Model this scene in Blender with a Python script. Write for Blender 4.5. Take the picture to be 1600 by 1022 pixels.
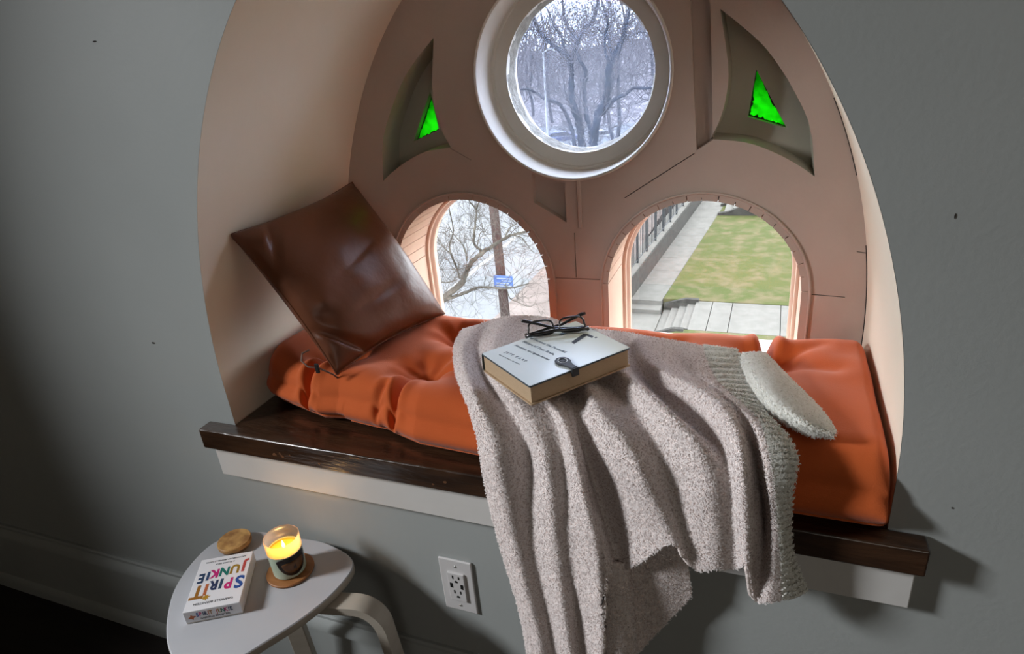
import bpy, bmesh, math, random
import numpy as np
from mathutils import Vector, Matrix, geometry
S = bpy.context.scene
COL = S.collection
for o in list(bpy.data.objects): bpy.data.objects.remove(o)

# ------------------------------------------------------------------ camera
cd = bpy.data.cameras.new('camera'); cam = bpy.data.objects.new('camera', cd); COL.objects.link(cam)
F = Vector((-0.36027555, 0.84154389, -0.40249896)); R = Vector((0.93015317, 0.35683595, -0.08650539)); U = Vector((-0.07082801, 0.40555146, 0.91132399))
m = Matrix((R, U, -F)).transposed().to_4x4(); m.translation = (0.48672, -1.00686, 0.80001); cam.matrix_world = m
cd.sensor_width = 36.0; cd.lens = 1022.603 / 1600 * 36; cd.clip_start = 0.02; cd.clip_end = 600
S.camera = cam

# ------------------------------------------------------------------ sky, lights, exposure
W = bpy.data.worlds.new('overcast_sky'); S.world = W; W.use_nodes = True
bg = W.node_tree.nodes['Background']; bg.inputs[0].default_value = (0.90, 0.95, 1.0, 1); bg.inputs[1].default_value = 12.0
def area(name, loc, rot, sx, sy, power, color):
    l = bpy.data.lights.new(name, 'AREA'); l.shape = 'RECTANGLE'; l.size = sx; l.size_y = sy; l.energy = power; l.color = color
    o = bpy.data.objects.new(name, l); COL.objects.link(o); o.location = loc; o.rotation_euler = rot; return o
# daylight coming through the high window in the thick left wall of the room
ld = area('left_window_daylight', (-2.74, -1.48, 1.4), (0, 0, 0), 0.75, 0.8, 44, (0.94, 0.975, 1.0)); ld.data.spread = math.radians(66)
ld.rotation_euler = Vector((0.824, 0.268, -0.5)).to_track_quat('-Z', 'Y').to_euler()
# added soft warm fill from behind right; the wall there has no window
area('rear_fill_lamp', (2.2, -3.86, 0.75), (math.pi / 2, 0, 0), 1.3, 1.4, 11, (1.0, 0.95, 0.86))
S.view_settings.view_transform = 'Standard'; S.view_settings.look = 'None'; S.view_settings.exposure = 0.0
S.view_settings.gamma = 1.0; S.view_settings.use_curve_mapping = False
S.cycles.use_denoising = True
S.cycles.max_bounces = 10; S.cycles.diffuse_bounces = 5; S.cycles.transparent_max_bounces = 24
S.cycles.sample_clamp_indirect = 6.0; S.cycles.caustics_reflective = False; S.cycles.caustics_refractive = False

# ------------------------------------------------------------------ materials
def s2l(c):
    return tuple(((v / 255) / 12.92 if v <= 10 else ((v / 255 + 0.055) / 1.055) ** 2.4) for v in c)
def mat(name, col, rough=0.6, col2=None, nscale=8.0, ndetail=4.0, bump=0.0, bscale=60.0, metal=0.0, spec=0.5, sheen=0.0,
        coat=0.0, stretch=None, ramp=(0.35, 0.65), trans=0.0, ior=1.45, sub=0.0):
    M = bpy.data.materials.new(name); M.use_nodes = True; nt = M.node_tree; N = nt.nodes; L = nt.links
    b = N['Principled BSDF']
    b.inputs['Base Color'].default_value = (*col, 1); b.inputs['Roughness'].default_value = rough
    b.inputs['Metallic'].default_value = metal; b.inputs['Specular IOR Level'].default_value = spec
    b.inputs['Sheen Weight'].default_value = sheen; b.inputs['Coat Weight'].default_value = coat
    b.inputs['Coat Roughness'].default_value = 0.12; b.inputs['Transmission Weight'].default_value = trans; b.inputs['IOR'].default_value = ior
    if sub: b.inputs['Subsurface Weight'].default_value = sub; b.inputs['Subsurface Radius'].default_value = (0.02, 0.01, 0.005)
    tc = N.new('ShaderNodeTexCoord'); mp = N.new('ShaderNodeMapping'); L.new(tc.outputs['Object'], mp.inputs[0])
    if stretch: mp.inputs['Scale'].default_value = stretch
    if col2 is not None:
        n = N.new('ShaderNodeTexNoise'); n.inputs['Scale'].default_value = nscale; n.inputs['Detail'].default_value = ndetail
        L.new(mp.outputs[0], n.inputs['Vector'])
        r = N.new('ShaderNodeValToRGB'); r.color_ramp.elements[0].position = ramp[0]; r.color_ramp.elements[1].position = ramp[1]
        r.color_ramp.elements[0].color = (*col, 1); r.color_ramp.elements[1].color = (*col2, 1)
        L.new(n.outputs['Fac'], r.inputs[0]); L.new(r.outputs[0], b.inputs['Base Color'])
    if bump:
        n2 = N.new('ShaderNodeTexNoise'); n2.inputs['Scale'].default_value = bscale; n2.inputs['Detail'].default_value = 5
        L.new(mp.outputs[0], n2.inputs['Vector'])
        bp = N.new('ShaderNodeBump'); bp.inputs['Strength'].default_value = bump; bp.inputs['Distance'].default_value = 0.01
        L.new(n2.outputs['Fac'], bp.inputs['Height']); L.new(bp.outputs[0], b.inputs['Normal'])
    return M
def emis(name, col, strength):
    M = bpy.data.materials.new(name); M.use_nodes = True; nt = M.node_tree; N = nt.nodes
    N.remove(N['Principled BSDF']); e = N.new('ShaderNodeEmission'); e.inputs[0].default_value = (*col, 1); e.inputs[1].default_value = strength
    nt.links.new(e.outputs[0], N['Material Output'].inputs[0]); return M
def glass(name, tint, haze=0.0, hazecol=(1, 1, 1), refl=0.06, rough=0.02, vary=0.0, vscale=20.0, dark=None):
    """a pane: tinted see-through, an optional milky film that scatters daylight, and a faint reflection"""
    M = bpy.data.materials.new(name); M.use_nodes = True; nt = M.node_tree; N = nt.nodes; L = nt.links
    N.remove(N['Principled BSDF']); out = N['Material Output']
    t = N.new('ShaderNodeBsdfTransparent'); t.inputs[0].default_value = (*tint, 1)
    tr = N.new('ShaderNodeBsdfTranslucent'); tr.inputs[0].default_value = (*hazecol, 1)
    mx = N.new('ShaderNodeMixShader'); mx.inputs[0].default_value = haze; L.new(t.outputs[0], mx.inputs[1]); L.new(tr.outputs[0], mx.inputs[2])
    g = N.new('ShaderNodeBsdfGlossy'); g.inputs['Roughness'].default_value = rough
    m2 = N.new('ShaderNodeMixShader'); m2.inputs[0].default_value = refl; L.new(mx.outputs[0], m2.inputs[1]); L.new(g.outputs[0], m2.inputs[2])
    last = m2
    if vary:
        tc = N.new('ShaderNodeTexCoord'); n = N.new('ShaderNodeTexNoise'); n.inputs['Scale'].default_value = vscale; n.inputs['Detail'].default_value = 4
        L.new(tc.outputs['Object'], n.inputs['Vector'])
        r = N.new('ShaderNodeValToRGB'); r.color_ramp.elements[0].color = (tint[0] * (1 - vary), tint[1] * (1 - vary), tint[2] * (1 - vary), 1); r.color_ramp.elements[1].color = (*tint, 1)
        r.color_ramp.elements[0].position = 0.35; r.color_ramp.elements[1].position = 0.6
        L.new(n.outputs['Fac'], r.inputs[0]); L.new(r.outputs[0], t.inputs[0])
    L.new(last.outputs[0], out.inputs[0]); return M

WALL = (0.352, 0.368, 0.362)
M = {}
M['wall'] = mat('wall_paint', WALL, 0.55, (0.372, 0.388, 0.382), 3, bump=0.05, bscale=90)
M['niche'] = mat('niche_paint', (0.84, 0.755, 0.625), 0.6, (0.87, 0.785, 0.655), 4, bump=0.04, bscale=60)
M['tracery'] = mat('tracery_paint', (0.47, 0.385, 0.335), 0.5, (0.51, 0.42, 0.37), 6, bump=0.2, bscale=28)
M['ring'] = mat('ring_paint', (0.62, 0.58, 0.51), 0.45, (0.68, 0.64, 0.57), 9, bump=0.08, bscale=40)
M['putty'] = mat('old_cracked_putty', (0.36, 0.34, 0.29), 0.7, (0.24, 0.225, 0.19), 60, 6, bump=0.5, bscale=120)
M['peach'] = mat('peach_casing_paint', (0.48, 0.325, 0.245), 0.5, (0.52, 0.36, 0.275), 8, bump=0.06, bscale=50)
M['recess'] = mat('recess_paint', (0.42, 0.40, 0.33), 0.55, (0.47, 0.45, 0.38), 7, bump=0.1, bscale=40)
M['dark_gap'] = mat('dark_gap', (0.03, 0.022, 0.018), 0.9)
M['room'] = mat('warm_room_paint', (0.46, 0.40, 0.31), 0.6, (0.49, 0.43, 0.34), 3)
M['ceiling'] = mat('ceiling_paint', (0.55, 0.55, 0.53), 0.8, (0.58, 0.58, 0.56), 3)
M['floor'] = mat('dark_floor_wood', (0.012, 0.008, 0.008), 0.5, (0.02, 0.014, 0.012), 5, stretch=(1, 8, 1))
M['sill'] = mat('dark_stained_wood', (0.020, 0.010, 0.006), 0.28, (0.052, 0.024, 0.012), 6, bump=0.35, bscale=16, stretch=(1, 5, 5), coat=0.6)
M['wear'] = mat('worn_wood', (0.20, 0.09, 0.04), 0.4, (0.08, 0.035, 0.02), 60)
M['white_wood'] = mat('white_painted_board', (0.60, 0.58, 0.56), 0.5, (0.64, 0.62, 0.60), 5, bump=0.04)
M['orange'] = mat('orange_cotton', (0.51, 0.094, 0.020), 0.85, (0.56, 0.110, 0.025), 5, bump=0.15, bscale=500, sheen=0.15, spec=0.2)
M['leather'] = mat('brown_leather', (0.125, 0.040, 0.018), 0.38, (0.18, 0.062, 0.028), 4, bump=0.22, bscale=22, spec=0.55)
M['fleece'] = mat('pink_beige_fleece', (0.66, 0.555, 0.52), 0.95, (0.93, 0.83, 0.79), 190, 3, bump=0.35, bscale=170, spec=0.1, ramp=(0.38, 0.6))
def soft_fibre(m_, tr):
    nt = m_.node_tree; b = nt.nodes['Principled BSDF']; t = nt.nodes.new('ShaderNodeBsdfTranslucent'); x = nt.nodes.new('ShaderNodeMixShader'); x.inputs[0].default_value = tr
    c = b.inputs['Base Color'].links[0].from_socket; nt.links.new(c, t.inputs[0]); nt.links.new(b.outputs[0], x.inputs[1]); nt.links.new(t.outputs[0], x.inputs[2]); nt.links.new(x.outputs[0], nt.nodes['Material Output'].inputs[0]); return m_
M['fuzz'] = soft_fibre(mat('pink_beige_pile', (0.58, 0.485, 0.465), 0.95, (0.99, 0.93, 0.915), 260, spec=0.1, ramp=(0.32, 0.5)), 0.35)  # darker noise tones paint the shaded gaps between curls
M['hem_fuzz'] = soft_fibre(mat('white_pile', (0.84, 0.83, 0.78), 0.95, (0.98, 0.98, 0.95), 160, spec=0.1), 0.35)
M['hem'] = mat('white_rib_fleece', (0.78, 0.76, 0.70), 0.95, (0.96, 0.95, 0.91), 150, bump=0.35, bscale=170, spec=0.1)
M['table'] = mat('white_laminate', (0.43, 0.43, 0.455), 0.4, (0.46, 0.46, 0.485), 4)
M['birch'] = mat('whitewashed_birch', (0.40, 0.35, 0.29), 0.5, (0.45, 0.40, 0.34), 5, stretch=(1, 1, 8))
M['plastic'] = mat('white_plastic', (0.62, 0.60, 0.60), 0.35)
M['slot'] = mat('black_slot', (0.006, 0.006, 0.006), 0.6)
M['metal'] = mat('screw_metal', (0.6, 0.6, 0.58), 0.3, metal=1.0)
M['cork'] = mat('brown_coaster_wood', (0.27, 0.105, 0.03), 0.5, (0.36, 0.15, 0.05), 14, stretch=(1, 6, 1))
M['lidwood'] = mat('burl_lid_wood', (0.28, 0.125, 0.035), 0.4, (0.58, 0.33, 0.11), 40, ndetail=6)
M['mint'] = mat('mint_label_glass', (0.40, 0.47, 0.36), 0.3, (0.44, 0.50, 0.39), 8)
M['wax'] = mat('yellow_wax', (0.85, 0.50, 0.06), 0.45, (0.9, 0.56, 0.08), 20, sub=0.4)
M['label_dark'] = mat('black_label', (0.012, 0.007, 0.006), 0.4)
M['label_amber'] = mat('amber_label', (0.16, 0.062, 0.012), 0.4, (0.12, 0.045, 0.012), 60)
M['box_white'] = mat('white_card', (0.72, 0.71, 0.74), 0.45)
M['box_side'] = mat('cream_card', (0.60, 0.55, 0.50), 0.5)
M['pages'] = mat('yellowed_pages', (0.42, 0.29, 0.18), 0.8, (0.50, 0.36, 0.23), 120, stretch=(1, 1, 40))
M['cover'] = mat('pale_blue_cover', (0.72, 0.80, 0.84), 0.32, (0.76, 0.83, 0.87), 3, coat=0.15)
M['cover_yellow'] = mat('pale_yellow_cover', (0.55, 0.55, 0.42), 0.35, (0.62, 0.62, 0.50), 5, coat=0.15)
def cover_gradient(m_):
    nt = m_.node_tree; N = nt.nodes; b = N['Principled BSDF']; tc = N['Texture Coordinate']; sx = N.new('ShaderNodeSeparateXYZ'); r = N.new('ShaderNodeMapRange'); mx = N.new('ShaderNodeMix'); mx.data_type = 'RGBA'
    r.inputs[1].default_value = -0.06; r.inputs[2].default_value = 0.10; nt.links.new(tc.outputs['Object'], sx.inputs[0]); nt.links.new(sx.outputs[1], r.inputs[0]); nt.links.new(r.outputs[0], mx.inputs[0])
    mx.inputs[6].default_value = (0.74, 0.82, 0.86, 1); mx.inputs[7].default_value = (0.58, 0.58, 0.44, 1); nt.links.new(mx.outputs[2], b.inputs['Base Color']); return m_
M['cover'] = cover_gradient(M['cover'])
M['cover_edge'] = mat('dark_cover_edge', (0.05, 0.07, 0.085), 0.5)
M['ink'] = mat('grey_blue_ink', (0.22, 0.27, 0.33), 0.6)
M['black_ink'] = mat('black_ink', (0.012, 0.012, 0.014), 0.6)
M['black_frame'] = mat('black_acetate', (0.006, 0.005, 0.006), 0.25, coat=0.5)
M['rubber'] = mat('grey_rubber', (0.035, 0.036, 0.042), 0.55)
M['lens'] = glass('lens_glass', (0.96, 0.97, 0.97), refl=0.05)
M['zip'] = mat('zip_tape', (0.20, 0.12, 0.09), 0.6)
M['pane'] = glass('clear_pane', (0.98, 0.985, 0.99), 0.0, (0.9, 0.95, 1.0), 0.02)
M['hazy_pane'] = glass('hazy_pane', (0.84, 0.89, 1.0), 0.018, (0.75, 0.85, 1.0), 0.02)
M['green_glass'] = glass('green_glass', (0.075, 0.95, 0.040), 0.5, (0.050, 0.46, 0.034), 0.02, vary=0.55, vscale=60)
M['lead'] = mat('black_putty', (0.012, 0.014, 0.01), 0.6)
M['frost'] = glass('frosted_candle_glass', (1.0, 0.95, 0.90), 0.40, (0.95, 0.70, 0.50), 0.04, 0.3)
M['flame'] = emis('flame_light', (1.0, 0.62, 0.16), 14.0)
# outdoors
M['lawn'] = mat('patchy_lawn', (0.03213, 0.03856, 0.01106), 0.95, (0.05926, 0.04998, 0.0257), 2.0, 14, bump=0.7, bscale=30, ramp=(0.42, 0.66), spec=0.1)
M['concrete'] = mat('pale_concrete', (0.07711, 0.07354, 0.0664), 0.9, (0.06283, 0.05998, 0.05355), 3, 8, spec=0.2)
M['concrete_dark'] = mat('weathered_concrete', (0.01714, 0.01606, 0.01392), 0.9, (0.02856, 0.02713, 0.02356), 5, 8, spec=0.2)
M['road'] = mat('pale_dry_road', (0.09139, 0.09358, 0.09786), 0.9, (0.07283, 0.07711, 0.08425), 0.22, 6, spec=0.2)
M['road_paint'] = mat('road_paint', (0.1357, 0.1357, 0.1342), 0.8)
M['verge'] = mat('leaf_strewn_verge', (0.1071, 0.08854, 0.0814), 0.95, (0.07711, 0.06283, 0.05712), 1.2, 8, spec=0.1)
M['litter'] = mat('leaf_litter', (0.1428, 0.1285, 0.1321), 0.95, (0.06069, 0.05284, 0.05712), 0.9, 12, spec=0.1, ramp=(0.42, 0.58))
M['brick'] = mat('red_brick', (0.1011, 0.03982, 0.03369), 0.9, (0.07662, 0.03063, 0.02757), 6)
M['iron'] = mat('black_iron', (0.00919, 0.01073, 0.01226), 0.5)
M['bark'] = mat('grey_bark', (0.0291, 0.02604, 0.02145), 0.95, (0.0582, 0.05207, 0.04288), 12, bump=0.8, bscale=30, spec=0.1)
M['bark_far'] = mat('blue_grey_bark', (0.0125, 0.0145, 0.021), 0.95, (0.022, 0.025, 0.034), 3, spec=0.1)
M['twig'] = mat('grey_twigs', (0.03216, 0.02818, 0.02389), 0.95, (0.04901, 0.04288, 0.03676), 4, spec=0.1)
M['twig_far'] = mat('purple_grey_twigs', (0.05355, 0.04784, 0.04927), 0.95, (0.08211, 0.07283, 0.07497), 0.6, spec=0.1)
M['pole'] = mat('weathered_pole_wood', (0.02604, 0.01531, 0.01378), 0.95, (0.05207, 0.03523, 0.03216), 6, stretch=(6, 6, 0.6), bump=0.5, spec=0.1)
M['sign_blue'] = mat('blue_sign', (0.01378, 0.03676, 0.1287), 0.4, (0.03063, 0.06126, 0.1531), 5)
M['sign_white'] = mat('white_sign_paint', (0.1287, 0.1409, 0.1531), 0.5)
M['white_metal'] = mat('white_metal', (0.1378, 0.1378, 0.1409), 0.4)
M['car_blue'] = mat('blue_car_paint', (0.00919, 0.02297, 0.0919), 0.3, coat=0.6)
M['car_white'] = mat('white_car_paint', (0.1287, 0.1317, 0.1348), 0.3, coat=0.6)
M['car_glass'] = mat('car_glass', (0.00919, 0.01226, 0.01531), 0.1)
M['tyre'] = mat('tyre_rubber', (0.003676, 0.003676, 0.003676), 0.8)

# ------------------------------------------------------------------ mesh helpers
class MB:
    """collects vertices and faces of one mesh"""
    def __init__(s): s.v = []; s.f = []; s.mi = []; s.cur = 0
    def add(s, vs, fs):
        o = len(s.v); s.v += [tuple(v) for v in vs]; s.f += [tuple(i + o for i in f) for f in fs]; s.mi += [s.cur] * len(fs)
    def box(s, x0, x1, y0, y1, z0, z1, mtx=None):
        vs = [(x, y, z) for x in (x0, x1) for y in (y0, y1) for z in (z0, z1)]
        if mtx is not None: vs = [tuple(mtx @ Vector(v)) for v in vs]
        s.add(vs, [(0, 1, 3, 2), (4, 6, 7, 5), (0, 4, 5, 1), (2, 3, 7, 6), (0, 2, 6, 4), (1, 5, 7, 3)])
    def tube(s, pts, rad, n=8, cap=True):
        pts = [Vector(p[:3]) for p in pts]; k = len(pts)
        if not hasattr(rad, '__len__'): rad = [rad] * k
        vs = []; fs = []; a = None
        for i, p in enumerate(pts):
            t = (pts[min(i + 1, k - 1)] - pts[max(i - 1, 0)])
            t = t.normalized() if t.length > 1e-9 else Vector((0, 0, 1))
            if a is None:
                a = t.orthogonal().normalized()
            else:
                a = (a - t * a.dot(t)); a = a.normalized() if a.length > 1e-6 else t.orthogonal().normalized()
            b = t.cross(a)
            for j in range(n):
                th = 2 * math.pi * j / n; vs.append(p + (a * math.cos(th) + b * math.sin(th)) * rad[i])
        for i in range(k - 1):
            for j in range(n):
                j2 = (j + 1) % n; fs.append((i * n + j, i * n + j2, (i + 1) * n + j2, (i + 1) * n + j))
        if cap: fs.append(tuple(range(n - 1, -1, -1))); fs.append(tuple((k - 1) * n + j for j in range(n)))
        s.add(vs, fs)
    def lathe(s, prof, n=48, axis='z', c=(0, 0, 0), closed=False, a0=0.0, a1=2 * math.pi):
        """prof: list of (radius, height)"""
        full = abs(a1 - a0 - 2 * math.pi) < 1e-6; na = n if full else n + 1; k = len(prof); vs = []; fs = []
        for i in range(na):
            th = a0 + (a1 - a0) * i / n; ct, st = math.cos(th), math.sin(th)
            for r, h in prof:
                p = (r * ct, r * st, h) if axis == 'z' else (r * ct, h, r * st)
                vs.append((p[0] + c[0], p[1] + c[1], p[2] + c[2]))
        m = k if closed else k - 1
        for i in range(n):
            i2 = (i + 1) % na
            for j in range(m):
                j2 = (j + 1) % k; fs.append((i * k + j, i2 * k + j, i2 * k + j2, i * k + j2))
        s.add(vs, fs)
    def grid(s, P, flip=False):
        """P: array rows x cols x 3"""
        n, m = len(P), len(P[0]); vs = [tuple(P[i][j]) for i in range(n) for j in range(m)]
        fs = [(i * m + j, i * m + j + 1, (i + 1) * m + j + 1, (i + 1) * m + j) for i in range(n - 1) for j in range(m - 1)]
        if flip: fs = [f[::-1] for f in fs]
        s.add(vs, fs)
    def build(s, name, material, parent=None, smooth=False, auto=None):
        me = bpy.data.meshes.new(name); me.from_pydata(s.v, [], s.f)
        for mm in (material if isinstance(material, (list, tuple)) else [material]): me.materials.append(mm)
        if any(s.mi): me.polygons.foreach_set('material_index', s.mi)
        bm = bmesh.new(); bm.from_mesh(me); bmesh.ops.recalc_face_normals(bm, faces=bm.faces); bm.to_mesh(me); bm.free()
        if smooth: me.polygons.foreach_set('use_smooth', [True] * len(me.polygons))
        if auto is not None:
            me.polygons.foreach_set('use_smooth', [True] * len(me.polygons)); me.set_sharp_from_angle(angle=auto)
        o = bpy.data.objects.new(name, me); COL.objects.link(o)
        if parent is not None: o.parent = parent
        return o
def bevel(o, w, seg=2):
    md = o.modifiers.new('bevel', 'BEVEL'); md.width = w; md.segments = seg; md.limit_method = 'ANGLE'; return o
def thing(name, label, cat, loc=(0, 0, 0), group=None):
    o = bpy.data.objects.new(name, None); COL.objects.link(o); o.location = loc; o.empty_display_size = 0.05
    return tag(o, label, cat, group)
def tag(o, label, cat, group=None, kind=None):
    o['label'] = label; o['category'] = cat
    if group: o['group'] = group
    if kind: o['kind'] = kind
    return o
def struct(o, label=None, cat=None):
    o['kind'] = 'structure'
    if label: o['label'] = label; o['category'] = cat
    return o
def at(o, parent_loc):
    """mesh was written in world coordinates; move it into its parent's frame"""
    o.location = -Vector(parent_loc); return o
def pip(p, poly):
    x, y = p; c = False; n = len(poly)
    for i in range(n):
        x1, y1 = poly[i]; x2, y2 = poly[(i + 1) % n]
        if (y1 > y) != (y2 > y) and x < (x2 - x1) * (y - y1) / (y2 - y1) + x1: c = not c
    return c
def layer(mb, outer, holes, y0, y1, back=True):
    """flat plate in the x-z plane with holes, from y0 to y1"""
    loops = [outer] + holes; vs = []; es = []
    for lp in loops:
        o = len(vs); vs += [Vector(p) for p in lp]; es += [(o + i, o + (i + 1) % len(lp)) for i in range(len(lp))]
    V, E_, Fc, *_ = geometry.delaunay_2d_cdt(vs, es, [], 0, 1e-6)
    tris = []
    for f in Fc:
        c = sum((V[i] for i in f), Vector((0, 0))) / len(f)
        if pip(c, outer) and not any(pip(c, h) for h in holes): tris.append(f)
    mb.add([(v.x, y0, v.y) for v in V], tris)
    if back: mb.add([(v.x, y1, v.y) for v in V], [t[::-1] for t in tris])
    for lp in loops:
        n = len(lp); vv = [(p[0], y0, p[1]) for p in lp] + [(p[0], y1, p[1]) for p in lp]
        mb.add(vv, [(i, (i + 1) % n, n + (i + 1) % n, n + i) for i in range(n)])
def circ(cx, cz, r, n=96, a0=0, a1=2 * math.pi):
    full = abs(a1 - a0 - 2 * math.pi) < 1e-6; k = n if full else n + 1
    return [(cx + r * math.cos(a0 + (a1 - a0) * i / n), cz + r * math.sin(a0 + (a1 - a0) * i / n)) for i in range(k)]
def seg_slot(a, b, w):
    a = Vector(a); b = Vector(b); d = (b - a).normalized(); p = Vector((-d.y, d.x)) * w / 2
    return [tuple(a - p), tuple(b - p), tuple(b + p), tuple(a + p)]
def smoothstep(a, b, x):
    t = np.clip((x - a) / (b - a), 0, 1); return t * t * (3 - 2 * t)
def catmull(P, n):
    """resample an array of control points along axis 0"""
    P = np.asarray(P, float); k = len(P); t = np.linspace(0, k - 1, n); i = np.minimum(t.astype(int), k - 2); f = t - i
    g = lambda j: P[np.clip(j, 0, k - 1)]
    f = f.reshape((-1,) + (1,) * (P.ndim - 1)); p0 = np.where((i > 0).reshape(f.shape), g(i - 1), 2 * g(i) - g(i + 1)); p1 = g(i); p2 = g(i + 1)
    p3 = np.where((i + 2 < k).reshape(f.shape), g(i + 2), 2 * p2 - p1)
    return 0.5 * (2 * p1 + (p2 - p0) * f + (2 * p0 - 5 * p1 + 4 * p2 - p3) * f ** 2 + (3 * p1 - p0 - 3 * p2 + p3) * f ** 3)
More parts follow.
